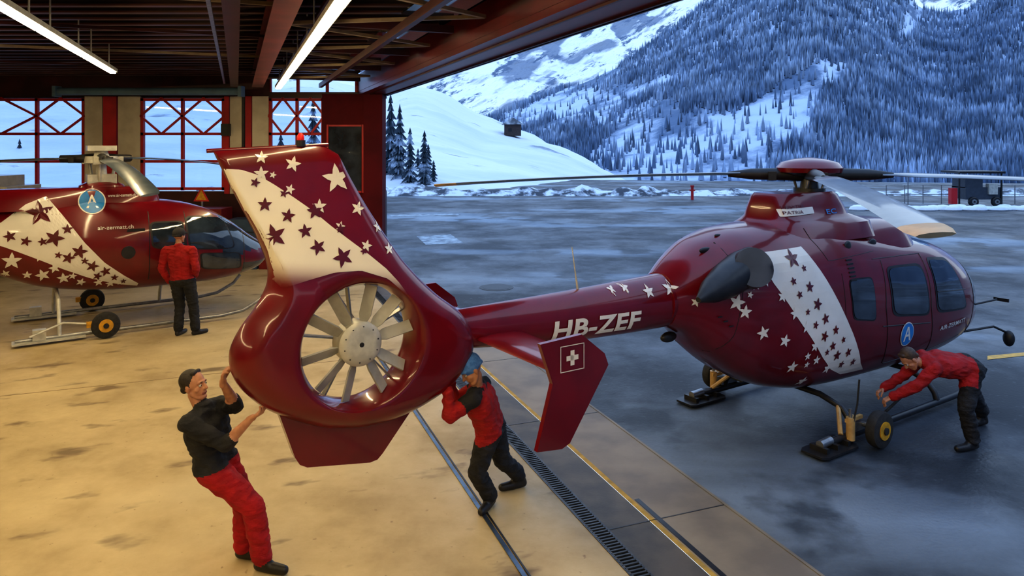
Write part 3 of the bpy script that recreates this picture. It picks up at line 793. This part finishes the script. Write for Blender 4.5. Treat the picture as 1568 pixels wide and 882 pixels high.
terrain('snow_hill',HILL,(-900,1010),[(-900,60),(0,115),(500,125),(600,140),(635,132),(665,142),(700,160),(740,182),(780,196),(830,215),(880,238),(930,258),(970,280),(1010,296)],301,53,125,150,60,1.4,.07,pw=.9)
forest_top=[(560,225),(640,205),(700,190),(760,172),(800,158),(850,143),(900,122),(950,95),(1000,62),(1050,22),(1090,-8),(1150,-60),(1250,-120),(1350,-50),(1390,-8),(1410,12),(1445,20),(1475,16),(1500,2),(1560,-30),(1800,-160),(2400,-200)]
fv,_=terrain('forest_mountain',FOR,(560,2400),forest_top,292,330,950,260,130,9,.012,foot=(51,-.5))
terrain('snow_mountain',MTN,(-1500,1500),[(-1500,-160),(500,-160),(900,-130),(1050,-90),(1200,-60),(1500,0)],262,1000,1900,300,160,70,.004,ridged=34)
vs=[];fs=[]; na,nr_=90,24
for i in range(nr_):
    r=140*(950/140)**(i/(nr_-1))
    for j in range(na):
        a=math.radians(62+ (300-62)*j/(na-1)); X=r*math.sin(a); Y=r*math.cos(a)
        k=i/(nr_-1); z=-2+ (r-140)*(.50+.10*math.sin(j*.35))*min(1,k*1.3)+fbm(X,Y,.006)*18*k
        vs.append((X,Y,z))
fs=[(i*na+j,i*na+j+1,(i+1)*na+j+1,(i+1)*na+j) for i in range(nr_-1) for j in range(na-1)]
b=MB(); b.add(vs,fs); b.build('horizon_block_ridge',[FARF],ang=180)  # unseen ridge ring, added to block the bright horizon from reflections
b=MB(); vs=[];fs=[]; n=260
for i in range(n):
    X=-22+i*.42; 
    for j,(dy,h) in enumerate(((-1.2,0),(-.6,.5),(0,.9),(1.2,.7),(3,-.3))):
        hh=h*(.30+.9*abs(fbm(X,dy,.35,4)))*(1 if X<12 else .6); vs.append((X,50.5+dy+.5*fbm(X,0,.2),hh-.02 if h>0 else h-.02))
fs=[(i*5+j,i*5+j+1,(i+1)*5+j+1,(i+1)*5+j) for i in range(n-1) for j in range(4)]
b.add(vs,fs); b.build('snow_bank',[noisemat('bank_snow',(.7,.78,.88),(.05,.06,.08),.9,.44,.56,rough=.8,detail=12,bump=.4,bscale=4,nrough=.65)],ang=180)

# forest mass on the mountain
TREE=noisemat('hazy_frosted_larch',(.115,.18,.295),(.34,.45,.63),.035,.44,.62,rough=.9,detail=8,vcol=True)  # frosted trees, with blue aerial haze mixed into the colours
cols=[]; NXF=260; fv=np.array(fv[1*NXF:]).reshape(-1,NXF,3); NR=fv.shape[0]
tv=[];tf=[]
jmax=int(NXF*(1720-560)/(2400-560))
for k in range(50000):
    i=random.random()**.85*(NR-2); j=random.random()*jmax
    i0=int(i);j0=int(j);a=i-i0;c=j-j0
    p=(fv[i0,j0]*(1-a)*(1-c)+fv[i0+1,j0]*a*(1-c)+fv[i0,j0+1]*(1-a)*c+fv[i0+1,j0+1]*a*c)
    px=CX+p[0]*F/p[1]; py=HY-(p[2]-HC)*F/p[1]
    q=fbm((p[0]*.88+p[2]*.48)*.35,(p[2]*.88-p[0]*.48)*2.2,.012,5)
    thr=.10 if px<1040 else (.12 if (py>175 and px<1240) else .42)
    if q>thr and random.random()<.93: continue
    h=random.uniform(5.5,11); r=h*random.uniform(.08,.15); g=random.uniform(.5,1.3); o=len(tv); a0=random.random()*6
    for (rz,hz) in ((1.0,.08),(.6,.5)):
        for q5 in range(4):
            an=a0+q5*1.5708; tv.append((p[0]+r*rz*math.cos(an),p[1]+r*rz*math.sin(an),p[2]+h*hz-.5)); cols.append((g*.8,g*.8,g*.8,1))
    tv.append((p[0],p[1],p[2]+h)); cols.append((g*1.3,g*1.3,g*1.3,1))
    for q5 in range(4):
        w=(q5+1)%4; tf.append((o+q5,o+w,o+4+w,o+4+q5)); tf.append((o+4+q5,o+4+w,o+8))
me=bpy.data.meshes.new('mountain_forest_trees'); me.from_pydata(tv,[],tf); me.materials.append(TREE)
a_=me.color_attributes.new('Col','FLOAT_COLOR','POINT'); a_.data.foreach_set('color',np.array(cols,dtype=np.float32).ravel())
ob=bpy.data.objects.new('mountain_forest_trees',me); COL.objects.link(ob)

NDL=noisemat('snowy_needles',(.05,.075,.10),(.50,.60,.74),1.2,.50,.64,rough=.9,detail=8)
BRK=noisemat('bark',(.05,.04,.035),rough=.9)
def conifer(name,x,y,z,h):
    b=MB(); b.tube([(x,y,z-.3),(x,y,z+h*.95)],[h*.02,.02],6,1)
    nt_=13
    for k in range(nt_):
        f=k/nt_; zz=z+h*(.08+.88*f); r=h*.17*(1-f)+.08; n=13
        vs=[(x,y,zz+h*.09)]
        for q in range(n*2):
            a=math.pi*q/n+k; rr=r*(1 if q%2 else .45)*random.uniform(.7,1.2); vs.append((x+rr*math.cos(a),y+rr*math.sin(a),zz-(.08*h*(1-f)*random.uniform(.3,1) if q%2 else 0)))
        b.add(vs,[(0,1+q,1+(q+1)%(2*n)) for q in range(2*n)],0)
    b.build(name,[NDL,BRK],smooth=False)
k=0
for (px,py,hpx,Yd) in ((612,300,150,60),(628,302,115,58),(650,303,112,57),(598,304,170,62),(664,303,65,58),(640,300,80,64),(575,303,160,62),(540,303,140,66),(430,300,110,70),(480,300,160,66),(656,303,90,60),(30,296,90,75),(260,296,70,80)):
    conifer('conifer_tree' if k==0 else 'conifer_tree.%03d'%k,(px-CX)*Yd/F,Yd,HC-(py-HY)*Yd/F-.3,hpx*Yd/F); k+=1
b=MB(); Yd=112; X=(785-CX)*Yd/F; Z=HC-(201-HY)*Yd/F
b.box((X,Yd,Z+.2),(2.6,2.4,1.8),0); b.prism([(-1.7,0),(1.7,0),(0,1.1)],lambda a,c,h:(X+a,Yd+h,Z+1.05+c),-1.6,1.6,1)
b.box((X-.4,Yd-1.22,Z+.2),(.5,.05,.5),2); b.build('mountain_hut',[noisemat('hut_wood',(.07,.05,.045),rough=.9),noisemat('hut_roof',(.12,.13,.15),(.5,.55,.6),1,rough=.8),BLK],smooth=False)
b=MB()
def G(x,y): s_=(y-HY)/HC; return ((x-CX)/s_,F/s_)
Yd=41
X0=(1385-CX)*Yd/F; X1=X0+8.8
for i in range(9):
    X=X0+i*1.1; b.tube([(X,Yd+2,0),(X,Yd+2,1.1)],.025,8,0)
for z in (.55,1.1): b.tube([(X0,Yd+2,z),(X1,Yd+2,z)],.02,8,0)
b.tube([(X0+.2,Yd,0),(X0+.2,Yd,2.3)],.03,8,0)
b.box((X0+2.7,Yd-.1,.6),(.35,.3,.9),1)
b.box((X0+4.4,Yd+.5,.75),(2.0,1.3,.7),2); b.box((X0+3.9,Yd+.5,1.3),(1.0,1.2,.5),2); b.box((X0+4.9,Yd-.12,1.0),(.5,.3,.6),4)
b.box((X0+4.2,Yd+.5,1.95),(2.6,1.8,.12),3)
for sx in (-1.2,1.2): b.tube([(X0+4.2+sx,Yd-.2,0),(X0+4.2+sx,Yd-.2,1.95)],.05,8,3)
for sx in (-.6,.7): wheel(b,(X0+4.4+sx,Yd-.2,.28),(0,1,0),.28,.2,3,0)
b.build('fuel_trailer',[STL,FRD,noisemat('trailer_dark',(.05,.065,.09),rough=.5),BLK,LGT],smooth=False)
b=MB()
for i in range(30):
    b.ell((18.6+i*.35,38.6+.25*math.sin(i*1.7),.05),(.5,.35,.16+.1*random.random()),0,10,6)
b.build('snow_heap',[SNOW])
b=MB(); X,Yd=(1060-CX)*46/F,46
b.tube([(X,Yd,0),(X,Yd,.8)],.09,10,0); b.tube([(X,Yd,.8),(X,Yd,.92)],.12,10,0); b.tube([(X-.18,Yd,.6),(X+.18,Yd,.6)],.05,8,0)
b.build('fire_hydrant',[FRD])
b=MB()
def gq(c,mi):
    v=[(*G(x,y),.002) for x,y in c]; b.add(v,[(0,1,2,3)],mi)
WL=noisemat('worn_white_line',(.40,.47,.52),(.14,.17,.21),3,.40,.6,rough=.6,detail=10)
gq([(638,362),(690,359),(710,372),(652,375)],0); gq([(596,329),(700,327),(704,329),(600,332)],0)
gq([(1512,545),(1640,533),(1640,537),(1512,551)],1)
b.build('apron_markings',[WL,YEL],smooth=False)
b=MB(); x,y=G(760,440); b.tube([(x,y,-.02),(x,y,.004)],.42,28,0); b.tube([(x,y,.0),(x,y,.007)],.33,28,0); b.build('manhole_cover',[noisemat('mh',(.03,.035,.04),rough=.5)])

# ================================================================== PEOPLE
def capsule(p0,r0,p1,r1,n=14,h=4):
    p0=np.array(p0,float);p1=np.array(p1,float); d=p1-p0; L=np.linalg.norm(d); d=d/L if L>1e-6 else np.array([0,0,1.])
    a=np.array([0,0,1.]) if abs(d[2])<.9 else np.array([1.,0,0]); u=np.cross(d,a);u/=np.linalg.norm(u); w=np.cross(d,u)
    rings=[]
    for k in range(h+1): t=math.pi/2*(k/h); rings.append((p0-d*r0*math.cos(t),max(r0*math.sin(t),1e-4)))
    for k in range(h+1): t=math.pi/2*(k/h); rings.append((p1+d*r1*math.sin(t),max(r1*math.cos(t),1e-4)))
    vs=[];fs=[]
    for c,r in rings:
        for j in range(n): q=2*math.pi*j/n; vs.append(c+(u*math.cos(q)+w*math.sin(q))*r)
    for i in range(len(rings)-1):
        for j in range(n): fs.append((i*n+j,i*n+(j+1)%n,(i+1)*n+(j+1)%n,(i+1)*n+j))
    fs.append(tuple(range(n-1,-1,-1))); fs.append(tuple((len(rings)-1)*n+j for j in range(n)))
    return vs,fs
def ellm(c,ax,R):
    m=MB(); m.ell((0,0,0),ax,0,20,14); Rm=np.array(R); v=np.array(m.v)@Rm.T+np.array(c); 
    return [tuple(p) for p in v],m.f
def remesh(vs,fs,vox,sm):
    me=bpy.data.meshes.new('tmp'); me.from_pydata([tuple(map(float,p)) for p in vs],[],fs)
    bm=bmesh.new(); bm.from_mesh(me); bmesh.ops.remove_doubles(bm,verts=bm.verts,dist=1e-6); bmesh.ops.recalc_face_normals(bm,faces=bm.faces); bm.to_mesh(me); bm.free()
    ob=bpy.data.objects.new('tmp',me); COL.objects.link(ob)
    m=ob.modifiers.new('r','REMESH'); m.mode='VOXEL'; m.voxel_size=vox
    s=ob.modifiers.new('s','SMOOTH'); s.factor=.5; s.iterations=sm
    bpy.context.view_layer.update()
    e=bpy.data.meshes.new_from_object(ob.evaluated_get(bpy.context.evaluated_depsgraph_get()))
    v=np.empty(len(e.vertices)*3); e.vertices.foreach_get('co',v); v=v.reshape(-1,3); f=[tuple(p.vertices) for p in e.polygons]
    nn=np.empty(len(e.vertices)*3); e.vertices.foreach_get('normal',nn); nn=nn.reshape(-1,3)
    bpy.data.objects.remove(ob); bpy.data.meshes.remove(me); bpy.data.meshes.remove(e)
    return v,f,nn
class Body:
    def __init__(s): s.p=[]
    def cap(s,p0,r0,p1,r1,l): s.p.append(('c',np.array(p0,float),r0,np.array(p1,float),r1,l))
    def ell(s,c,ax,R,l): s.p.append(('e',np.array(c,float),np.array(ax,float),np.array(R,float),0,l))
    def mesh(s,vox,sm):
        V=[];Fc=[]
        for q in s.p:
            v,f=(capsule(q[1],q[2],q[3],q[4]) if q[0]=='c' else ellm(q[1],q[2],q[3])); o=len(V); V+=list(v); Fc+=[tuple(o+k for k in g) for g in f]
        v,f,nn=remesh(V,Fc,vox,sm)
        cen=np.array([v[list(g)].mean(0) for g in f]); best=np.full(len(f),1e9); lab=np.zeros(len(f),int)
        for q in s.p:
            if q[0]=='c':
                d=q[3]-q[1]; L2=max(d@d,1e-9); t=np.clip(((cen-q[1])@d)/L2,0,1); dist=np.linalg.norm(cen-(q[1]+t[:,None]*d),axis=1)-(q[2]+(q[4]-q[2])*t)
            else:
                loc=(cen-q[1])@q[3]; k=np.linalg.norm(loc/q[2],axis=1); dist=(k-1)*q[2].min()
            m=dist<best; best[m]=dist[m]; lab[m]=q[5]
        return v,f,lab,nn,cen
def nrm(v): v=np.array(v,float); return v/np.linalg.norm(v)
def frame(fw,up):
    f=nrm(fw); s=nrm(np.cross(np.array(up,float),f)); u=np.cross(f,s); return np.stack([f,s,u],1)
def put(mb,v,f,lab): mb.add(v,f,[int(q) for q in lab])
def add_head(mb,c,fw,up,hat,sc_=1.0):
    R=frame(fw,up); c=np.array(c,float)
    P=lambda a,b_,d: c+R@(np.array([a,b_,d])*sc_)
    B=Body(); S=sc_
    B.ell(P(-.012,0,.03),(.096*S,.078*S,.092*S),R,0)
    B.ell(P(.018,0,-.035),(.072*S,.064*S,.082*S),R,0)
    B.cap(P(.058,-.018,-.098),.022*S,P(.058,.018,-.098),.022*S,0)
    B.cap(P(-.0,-.055,-.05),.02*S,P(.045,-.03,-.095),.02*S,0); B.cap(P(-.0,.055,-.05),.02*S,P(.045,.03,-.095),.02*S,0)
    B.cap(P(.084,0,.012),.010*S,P(.106,0,-.028),.014*S,0); B.cap(P(.09,-.012,-.032),.009*S,P(.09,.012,-.032),.009*S,0)
    B.cap(P(.076,-.042,.022),.011*S,P(.084,0,.026),.011*S,0); B.cap(P(.076,.042,.022),.011*S,P(.084,0,.026),.011*S,0)
    B.cap(P(.060,-.04,-.02),.018*S,P(.05,-.048,-.03),.018*S,0); B.cap(P(.060,.04,-.02),.018*S,P(.05,.048,-.03),.018*S,0)
    for sg in (1,-1):
        B.ell(P(-.008,.080*sg,-.008),(.018*S,.010*S,.032*S),R,0)
    B.cap(P(.079,-.02,-.066),.009*S,P(.079,.02,-.066),.009*S,4)
    if hat=='hair':
        B.ell(P(-.030,0,.046),(.094*S,.086*S,.090*S),R,1); B.cap(P(.030,-.035,.105),.020*S,P(.030,.035,.105),.020*S,1)
        B.cap(P(-.075,-.03,-.015),.034*S,P(-.075,.03,-.015),.034*S,1)
        for sg in(1,-1): B.cap(P(-.01,.073*sg,.04),.014*S,P(.004,.073*sg,.012),.008*S,1)
    else:
        B.ell(P(-.014,0,.052),(.110*S,.096*S,.094*S),R,1)
        for sg in (1,-1): B.cap(P(.07,.06*sg,.042),.018*S,P(-.08,.06*sg,.015),.02*S,1)
        B.cap(P(.088,-.04,.05),.018*S,P(.088,.04,.05),.018*S,1); B.cap(P(-.10,-.04,.012),.02*S,P(-.10,.04,.012),.02*S,1)
        if hat=='cap': B.cap(P(.11,-.04,.045),.012*S,P(.15,-.02,.035),.010*S,1); B.cap(P(.11,.04,.045),.012*S,P(.15,.02,.035),.010*S,1); B.cap(P(.15,-.02,.035),.010*S,P(.15,.02,.035),.010*S,1)
    v,f,l,nn,_=B.mesh(.0058*S,2); put(mb,v,f,l)
    for sg in (1,-1):
        m=MB(); m.ell(P(.076,.032*sg,.002),(.012*S,)*3,0,12,8); mb.add(m.v,m.f,2)
        m=MB(); m.ell(P(.0858,.032*sg,.002),(.0050*S,)*3,0,10,6); mb.add(m.v,m.f,3)
        v,f=capsule(P(.091,.018*sg,.026),.0035*S,P(.080,.046*sg,.026),.003*S,8,2); mb.add(v,f,3)
def pn_rot(dd,pn,sa):
    q=pn-dd*(pn@dd); n_=np.linalg.norm(q)
    return (q/n_)*sa if n_>1e-4 else np.zeros(3)
def add_hand(mb,wr,d,pn,thumb_side,curl=.6,S=1.0,lab=0):
    d=nrm(d); pn=np.array(pn,float); pn=nrm(pn-d*(pn@d)); lt=np.cross(pn,d)*thumb_side; wr=np.array(wr,float)
    B=Body(); 
    B.cap(wr-d*.02*S,.026*S,wr+d*.015*S,.026*S,lab)
    off=[.030,.010,-.010,-.029]; ln=[.072,.080,.075,.058]
    for o_,L in zip(off,ln):
        k=wr+d*(.088*S-abs(o_-.008)*.25)+lt*o_*S
        B.cap(wr+d*.015*S+lt*o_*.55*S,.015*S,k,.0125*S,lab)
        p=k;dd=d.copy();r=.0098*S
        for j,(fl,c_) in enumerate(((.44,curl*.9),(.31,curl*1.1),(.25,curl*.8))):
            ca,sa=math.cos(c_),math.sin(c_)
            dd=nrm(dd*ca+pn_rot(dd,pn,sa))
            q=p+dd*L*fl*S; B.cap(p,r,q,r*.92,lab); p=q;r*=.92
    t0=wr+d*.022*S+lt*.026*S; t1=t0+nrm(d*.6+lt*.75+pn*.35)*.042*S; t2=t1+nrm(d*.85+lt*.25+pn*.5)*.032*S; t3=t2+nrm(d*.8-lt*.1+pn*.7)*.024*S
    B.cap(t0,.015*S,t1,.0125*S,lab); B.cap(t1,.0115*S,t2,.0105*S,lab); B.cap(t2,.0105*S,t3,.009*S,lab)
    v,f,l,nn,_=B.mesh(.0042*S,1); put(mb,v,f,l)
SKIN=noisemat('skin',(.50,.25,.15),(.42,.20,.12),20,rough=.5)
EYEW=noisemat('eye_white',(.6,.58,.54),rough=.3); PUP=noisemat('pupil',(.02,.015,.012),rough=.4); LIP=noisemat('lips',(.33,.11,.09),rough=.5)
def cloth(n,c,c2=None): return noisemat(n,c,c2,7,.35,.65,rough=.85,bump=1,bscale=9,bdist=.03,detail=3,mapscale=(1,1,1.6))
def person(name,J,mats,hat,opt):
    """labels 0 skin 1 hat 2 eyew 3 pupil 4 lip 5 top 6 trousers 7 shoe 8 accent"""
    mb=MB(); g={k:np.array(v,float) for k,v in J.items()}
    B=Body(); tk=opt.get('thick',1.0); lk=opt.get('leg',1.0)*tk
    shL,shR,hL,hR=g['shL'],g['shR'],g['hipL'],g['hipR']; sv=nrm(shR-shL); hv=nrm(hR-hL)
    C=(shL+shR)/2; Pv=(hL+hR)/2; ax=nrm(C-Pv)
    chest=C-ax*.11; waist=Pv+ax*.10
    ac=opt.get('accent_sh',5)
    B.cap(shL,.066*tk,C+ax*.015,.078*tk,ac); B.cap(shR,.066*tk,C+ax*.015,.078*tk,ac)
    for s_ in (-1,1):
        B.cap(waist+hv*s_*.075,.105*tk,chest+sv*s_*.085,.115*tk,5)
        B.cap(chest+sv*s_*.085,.115*tk,C+sv*s_*.09-ax*.03,.09*tk,5)
        B.cap(waist+hv*s_*.075,.106*tk,Pv+hv*s_*.075+ax*.02,.120*tk,5)
    B.cap(waist,.11*tk,chest,.12*tk,5)
    B.cap(hL,.104*tk,hR,.104*tk,6)
    B.cap(hL-ax*.01,.108*tk,hR-ax*.01,.108*tk,6)
    for S_,hp in (('L',hL),('R',hR)):
        kn,an,to=g['kn'+S_],g['an'+S_],g['toe'+S_]
        B.cap(hp,.104*lk,kn,.076*lk,6); md=kn*.62+an*.38
        B.cap(kn,.075*lk,md,.073*lk,6); B.cap(md,.073*lk,an+(kn-an)*.07,.068*lk,6)
        fd=nrm((to-an)*np.array([1,1,0])); heel=an*np.array([1,1,0])+np.array([0,0,.045])-fd*.035
        zt=to+fd*.045; zt[2]=heel[2]-.006
        B.cap(an,.045,heel,.043,7); B.cap(heel,.043,zt*.55+heel*.45,.046,7); B.cap(zt*.55+heel*.45,.046,zt,.039,7); B.cap(an,.048,zt*.5+heel*.5,.043,7)
        el,wr=g['el'+S_],g['wr'+S_]; sh=g['sh'+S_]
        al=opt.get('fore',5)
        if ac!=5:
            md2=sh*.6+el*.4; B.cap(sh,.070*tk,md2,.064*tk,ac); B.cap(md2,.063*tk,el,.055*tk,5)
        else: B.cap(sh,.068*tk,el,.055*tk,5)
        if al==5: B.cap(el,.055*tk,wr*.94+el*.06,.043*tk,5); B.cap(el,.03,wr,.026,0)
        else:
            B.cap(el,.057*tk,el*.80+wr*.20,.055*tk,5); B.cap(el*.85+wr*.15,.046,el*.55+wr*.45,.043,0); B.cap(el*.55+wr*.45,.043,wr,.028,0)
    hc=g['head']; up=nrm(opt['hup']); fw=nrm(opt['hfw'])
    nb=C+ax*.045; B.cap(nb,.062,hc-up*.07-fw*.015,.054,0)
    B.cap(C+ax*.02,.088*tk,C+ax*.065,.068*tk,5)
    v,f,l,nn,cen=B.mesh(.0105,3)
    hem=Pv+ax*opt.get('hem',.03); near=(np.linalg.norm(cen-Pv,axis=1)<.30)&((l==5)|(l==6))
    arms=np.zeros(len(l),bool)
    for S_ in 'LR':
        for p_,q_ in ((g['el'+S_],g['wr'+S_]),(g['sh'+S_],g['el'+S_])):
            d=q_-p_; t=np.clip(((cen-p_)@d)/(d@d),0,1); arms|=np.linalg.norm(cen-(p_+t[:,None]*d),axis=1)<.085
    near&=~arms; h_=((cen-hem)@ax)>0
    l[near&h_]=5; l[near&~h_]=6
    cl=np.zeros(len(v),bool)
    for fc,lb in zip(f,l):
        if lb in (5,6,8): cl[list(fc)]=True
    for i in np.nonzero(cl)[0]:
        p=v[i]; s1=noise.noise(Vector((p[0]*8,p[1]*8,p[2]*15+3))); s2=noise.noise(Vector((p[0]*18+5,p[1]*18,p[2]*26)))
        v[i]=p+nn[i]*(.010*(1-abs(s1)*2.4)+.004*s2)
    put(mb,v,f,l)
    add_head(mb,hc,fw,up,hat,opt.get('hs',1.0))
    for S_ in 'LR':
        h=opt['hand'+S_]; add_hand(mb,g['wr'+S_],h[0],h[1],h[2],h[3],1.05)
    top,tr,shoe,ht,acm=mats
    return mb.build(name,[SKIN,ht,EYEW,PUP,LIP,top,tr,shoe,acm],ang=180)
BLKC=cloth('black_cloth',(.010,.011,.014),(.02,.021,.025)); REDT=cloth('red_trousers',(.42,.008,.014),(.30,.006,.011))
REDJ=cloth('red_jacket',(.38,.009,.012),(.28,.007,.009)); SHOE=noisemat('shoe_leather',(.012,.011,.011),(.02,.018,.017),10,rough=.45)
HAIR=noisemat('dark_hair',(.012,.009,.008),(.025,.018,.014),40,rough=.6,bump=.6,bscale=120,bdist=.004)
BEAN=noisemat('blue_beanie',(.05,.17,.55),(.09,.25,.68),30,rough=.9,bump=.6,bscale=90,bdist=.006)
CAPM=noisemat('dark_cap',(.03,.03,.035),rough=.8); HBR=noisemat('brown_hair',(.05,.03,.02),(.08,.05,.03),40,rough=.6)

person('ground_crew_man',dict(head=(-2.58,5.84,1.545),shL=(-2.46,6.03,1.32),shR=(-2.55,5.66,1.30),elL=(-2.27,5.90,1.36),elR=(-2.27,5.68,1.13),
    wrL=(-2.285,5.68,1.62),wrR=(-2.055,5.66,1.345),hipL=(-2.41,5.97,.90),hipR=(-2.44,5.79,.90),knL=(-2.25,6.04,.50),knR=(-2.10,5.82,.575),
    anL=(-2.27,6.08,.10),anR=(-2.05,5.90,.10),toeL=(-2.11,6.05,.04),toeR=(-1.90,5.86,.04)),
    [BLKC,REDT,SHOE,HAIR,BLKC],'hair',dict(hfw=(.95,-.22,.18),hup=(-.16,0,.98),fore=0,thick=1.06,leg=1.1,hem=.0,
    handL=((.15,-.25,.95),(.9,.1,-.1),-1,.55),handR=((.85,-.05,.5),(-.4,.2,.9),1,.5)))
person('ground_crew_man.001',dict(head=(-.375,6.62,1.43),shL=(-.36,6.54,1.18),shR=(-.28,6.90,1.20),elL=(-.56,6.40,1.08),elR=(-.56,6.84,1.06),
    wrL=(-.58,6.46,1.31),wrR=(-.58,6.74,1.28),hipL=(-.22,6.84,.76),hipR=(-.18,7.02,.77),knL=(-.33,6.76,.42),knR=(-.10,7.08,.40),
    anL=(-.21,6.96,.09),anR=(.08,7.34,.13),toeL=(-.27,6.82,.04),toeR=(-.06,7.28,.04)),
    [REDJ,BLKC,SHOE,BEAN,BLKC],'beanie',dict(hfw=(-.72,-.40,-.55),hup=(-.48,-.1,.87),accent_sh=8,thick=1.08,hs=1.05,
    handL=((-.2,.15,.95),(-.9,.3,-.1),1,.35),handR=((-.1,-.2,.95),(-.9,-.2,0),-1,.35)))
person('ground_crew_man.002',dict(head=(4.66,8.42,.99),shL=(4.86,8.25,.93),shR=(4.92,8.60,.97),elL=(4.66,8.28,.72),elR=(4.70,8.62,.74),
    wrL=(4.44,8.40,.55),wrR=(4.46,8.62,.58),hipL=(5.36,8.36,.88),hipR=(5.38,8.56,.89),knL=(5.22,8.26,.48),knR=(5.58,8.70,.50),
    anL=(5.30,8.26,.10),anR=(5.88,8.98,.16),toeL=(5.12,8.20,.04),toeR=(5.74,8.94,.04)),
    [REDJ,BLKC,SHOE,HBR,BLKC],'hair',dict(hfw=(-.62,-.1,-.78),hup=(-.78,0,.62),thick=1.12,
    handL=((-.8,.25,-.5),(-.3,.2,-.9),1,.8),handR=((-.8,.0,-.5),(-.3,-.2,-.9),-1,.8)))
D=Vector((-6.02,13.22,0)); q=1.10
dd=dict(head=(-.22,.02,1.66),shL=(-.29,-.02,1.42),shR=(.14,-.03,1.42),elL=(-.36,-.06,1.12),elR=(.22,-.08,1.12),wrL=(-.28,.06,.88),wrR=(.12,.12,.98),
    hipL=(-.14,0,.92),hipR=(.06,0,.92),knL=(-.10,.04,.50),knR=(.13,.03,.50),anL=(-.10,-.02,.10),anR=(.17,.02,.10),toeL=(-.08,.14,.04),toeR=(.26,.14,.04))
dd={k:(D.x+(v[0]+.0)*q,D.y+v[1]*q,v[2]*q if v[2]>.05 else .04) for k,v in dd.items()}
dd['shL']=(dd['shL'][0]-.02,)+dd['shL'][1:]; dd['head']=(D.x-.10*q,D.y+.02,1.66*q)
person('ground_crew_man.003',dd,[REDJ,BLKC,SHOE,CAPM,BLKC],'cap',dict(hfw=(.35,.93,.0),hup=(0,0,1),thick=1.16,hs=1.08,
    handL=((.2,.3,-.9),(.9,0,0),1,.4),handR=((-.2,.6,-.6),(-.9,0,0),-1,.4)))

# ================================================================== LIGHT / CAMERA
w=bpy.data.worlds.new('World'); sc.world=w; w.use_nodes=True; nt=w.node_tree
bg=nt.nodes['Background']; tc=nt.nodes.new('ShaderNodeTexCoord'); sp=nt.nodes.new('ShaderNodeSeparateXYZ'); rp=nt.nodes.new('ShaderNodeValToRGB')
nt.links.new(tc.outputs['Generated'],sp.inputs[0]); nt.links.new(sp.outputs['Z'],rp.inputs[0]); nt.links.new(rp.outputs[0],bg.inputs[0])
rp.color_ramp.elements[0].color=(.70,.85,1.0,1); rp.color_ramp.elements[0].position=0
rp.color_ramp.elements[1].color=(.38,.59,1.0,1); rp.color_ramp.elements[1].position=.8
bg.inputs[1].default_value=1.6
cam=bpy.data.cameras.new('Camera'); co=bpy.data.objects.new('Camera',cam); COL.objects.link(co)
co.location=(0,0,HC); co.rotation_euler=(math.radians(90),0,0); cam.sensor_width=36; cam.lens=36*F/1568; cam.shift_y=-(441-HY)/1568
cam.clip_end=5000; cam.clip_start=.05
sc.camera=co
sc.view_settings.view_transform='Standard'
try: sc.view_settings.look='Medium High Contrast'
except Exception:
    sc.view_settings.look='None'
sc.view_settings.exposure=0
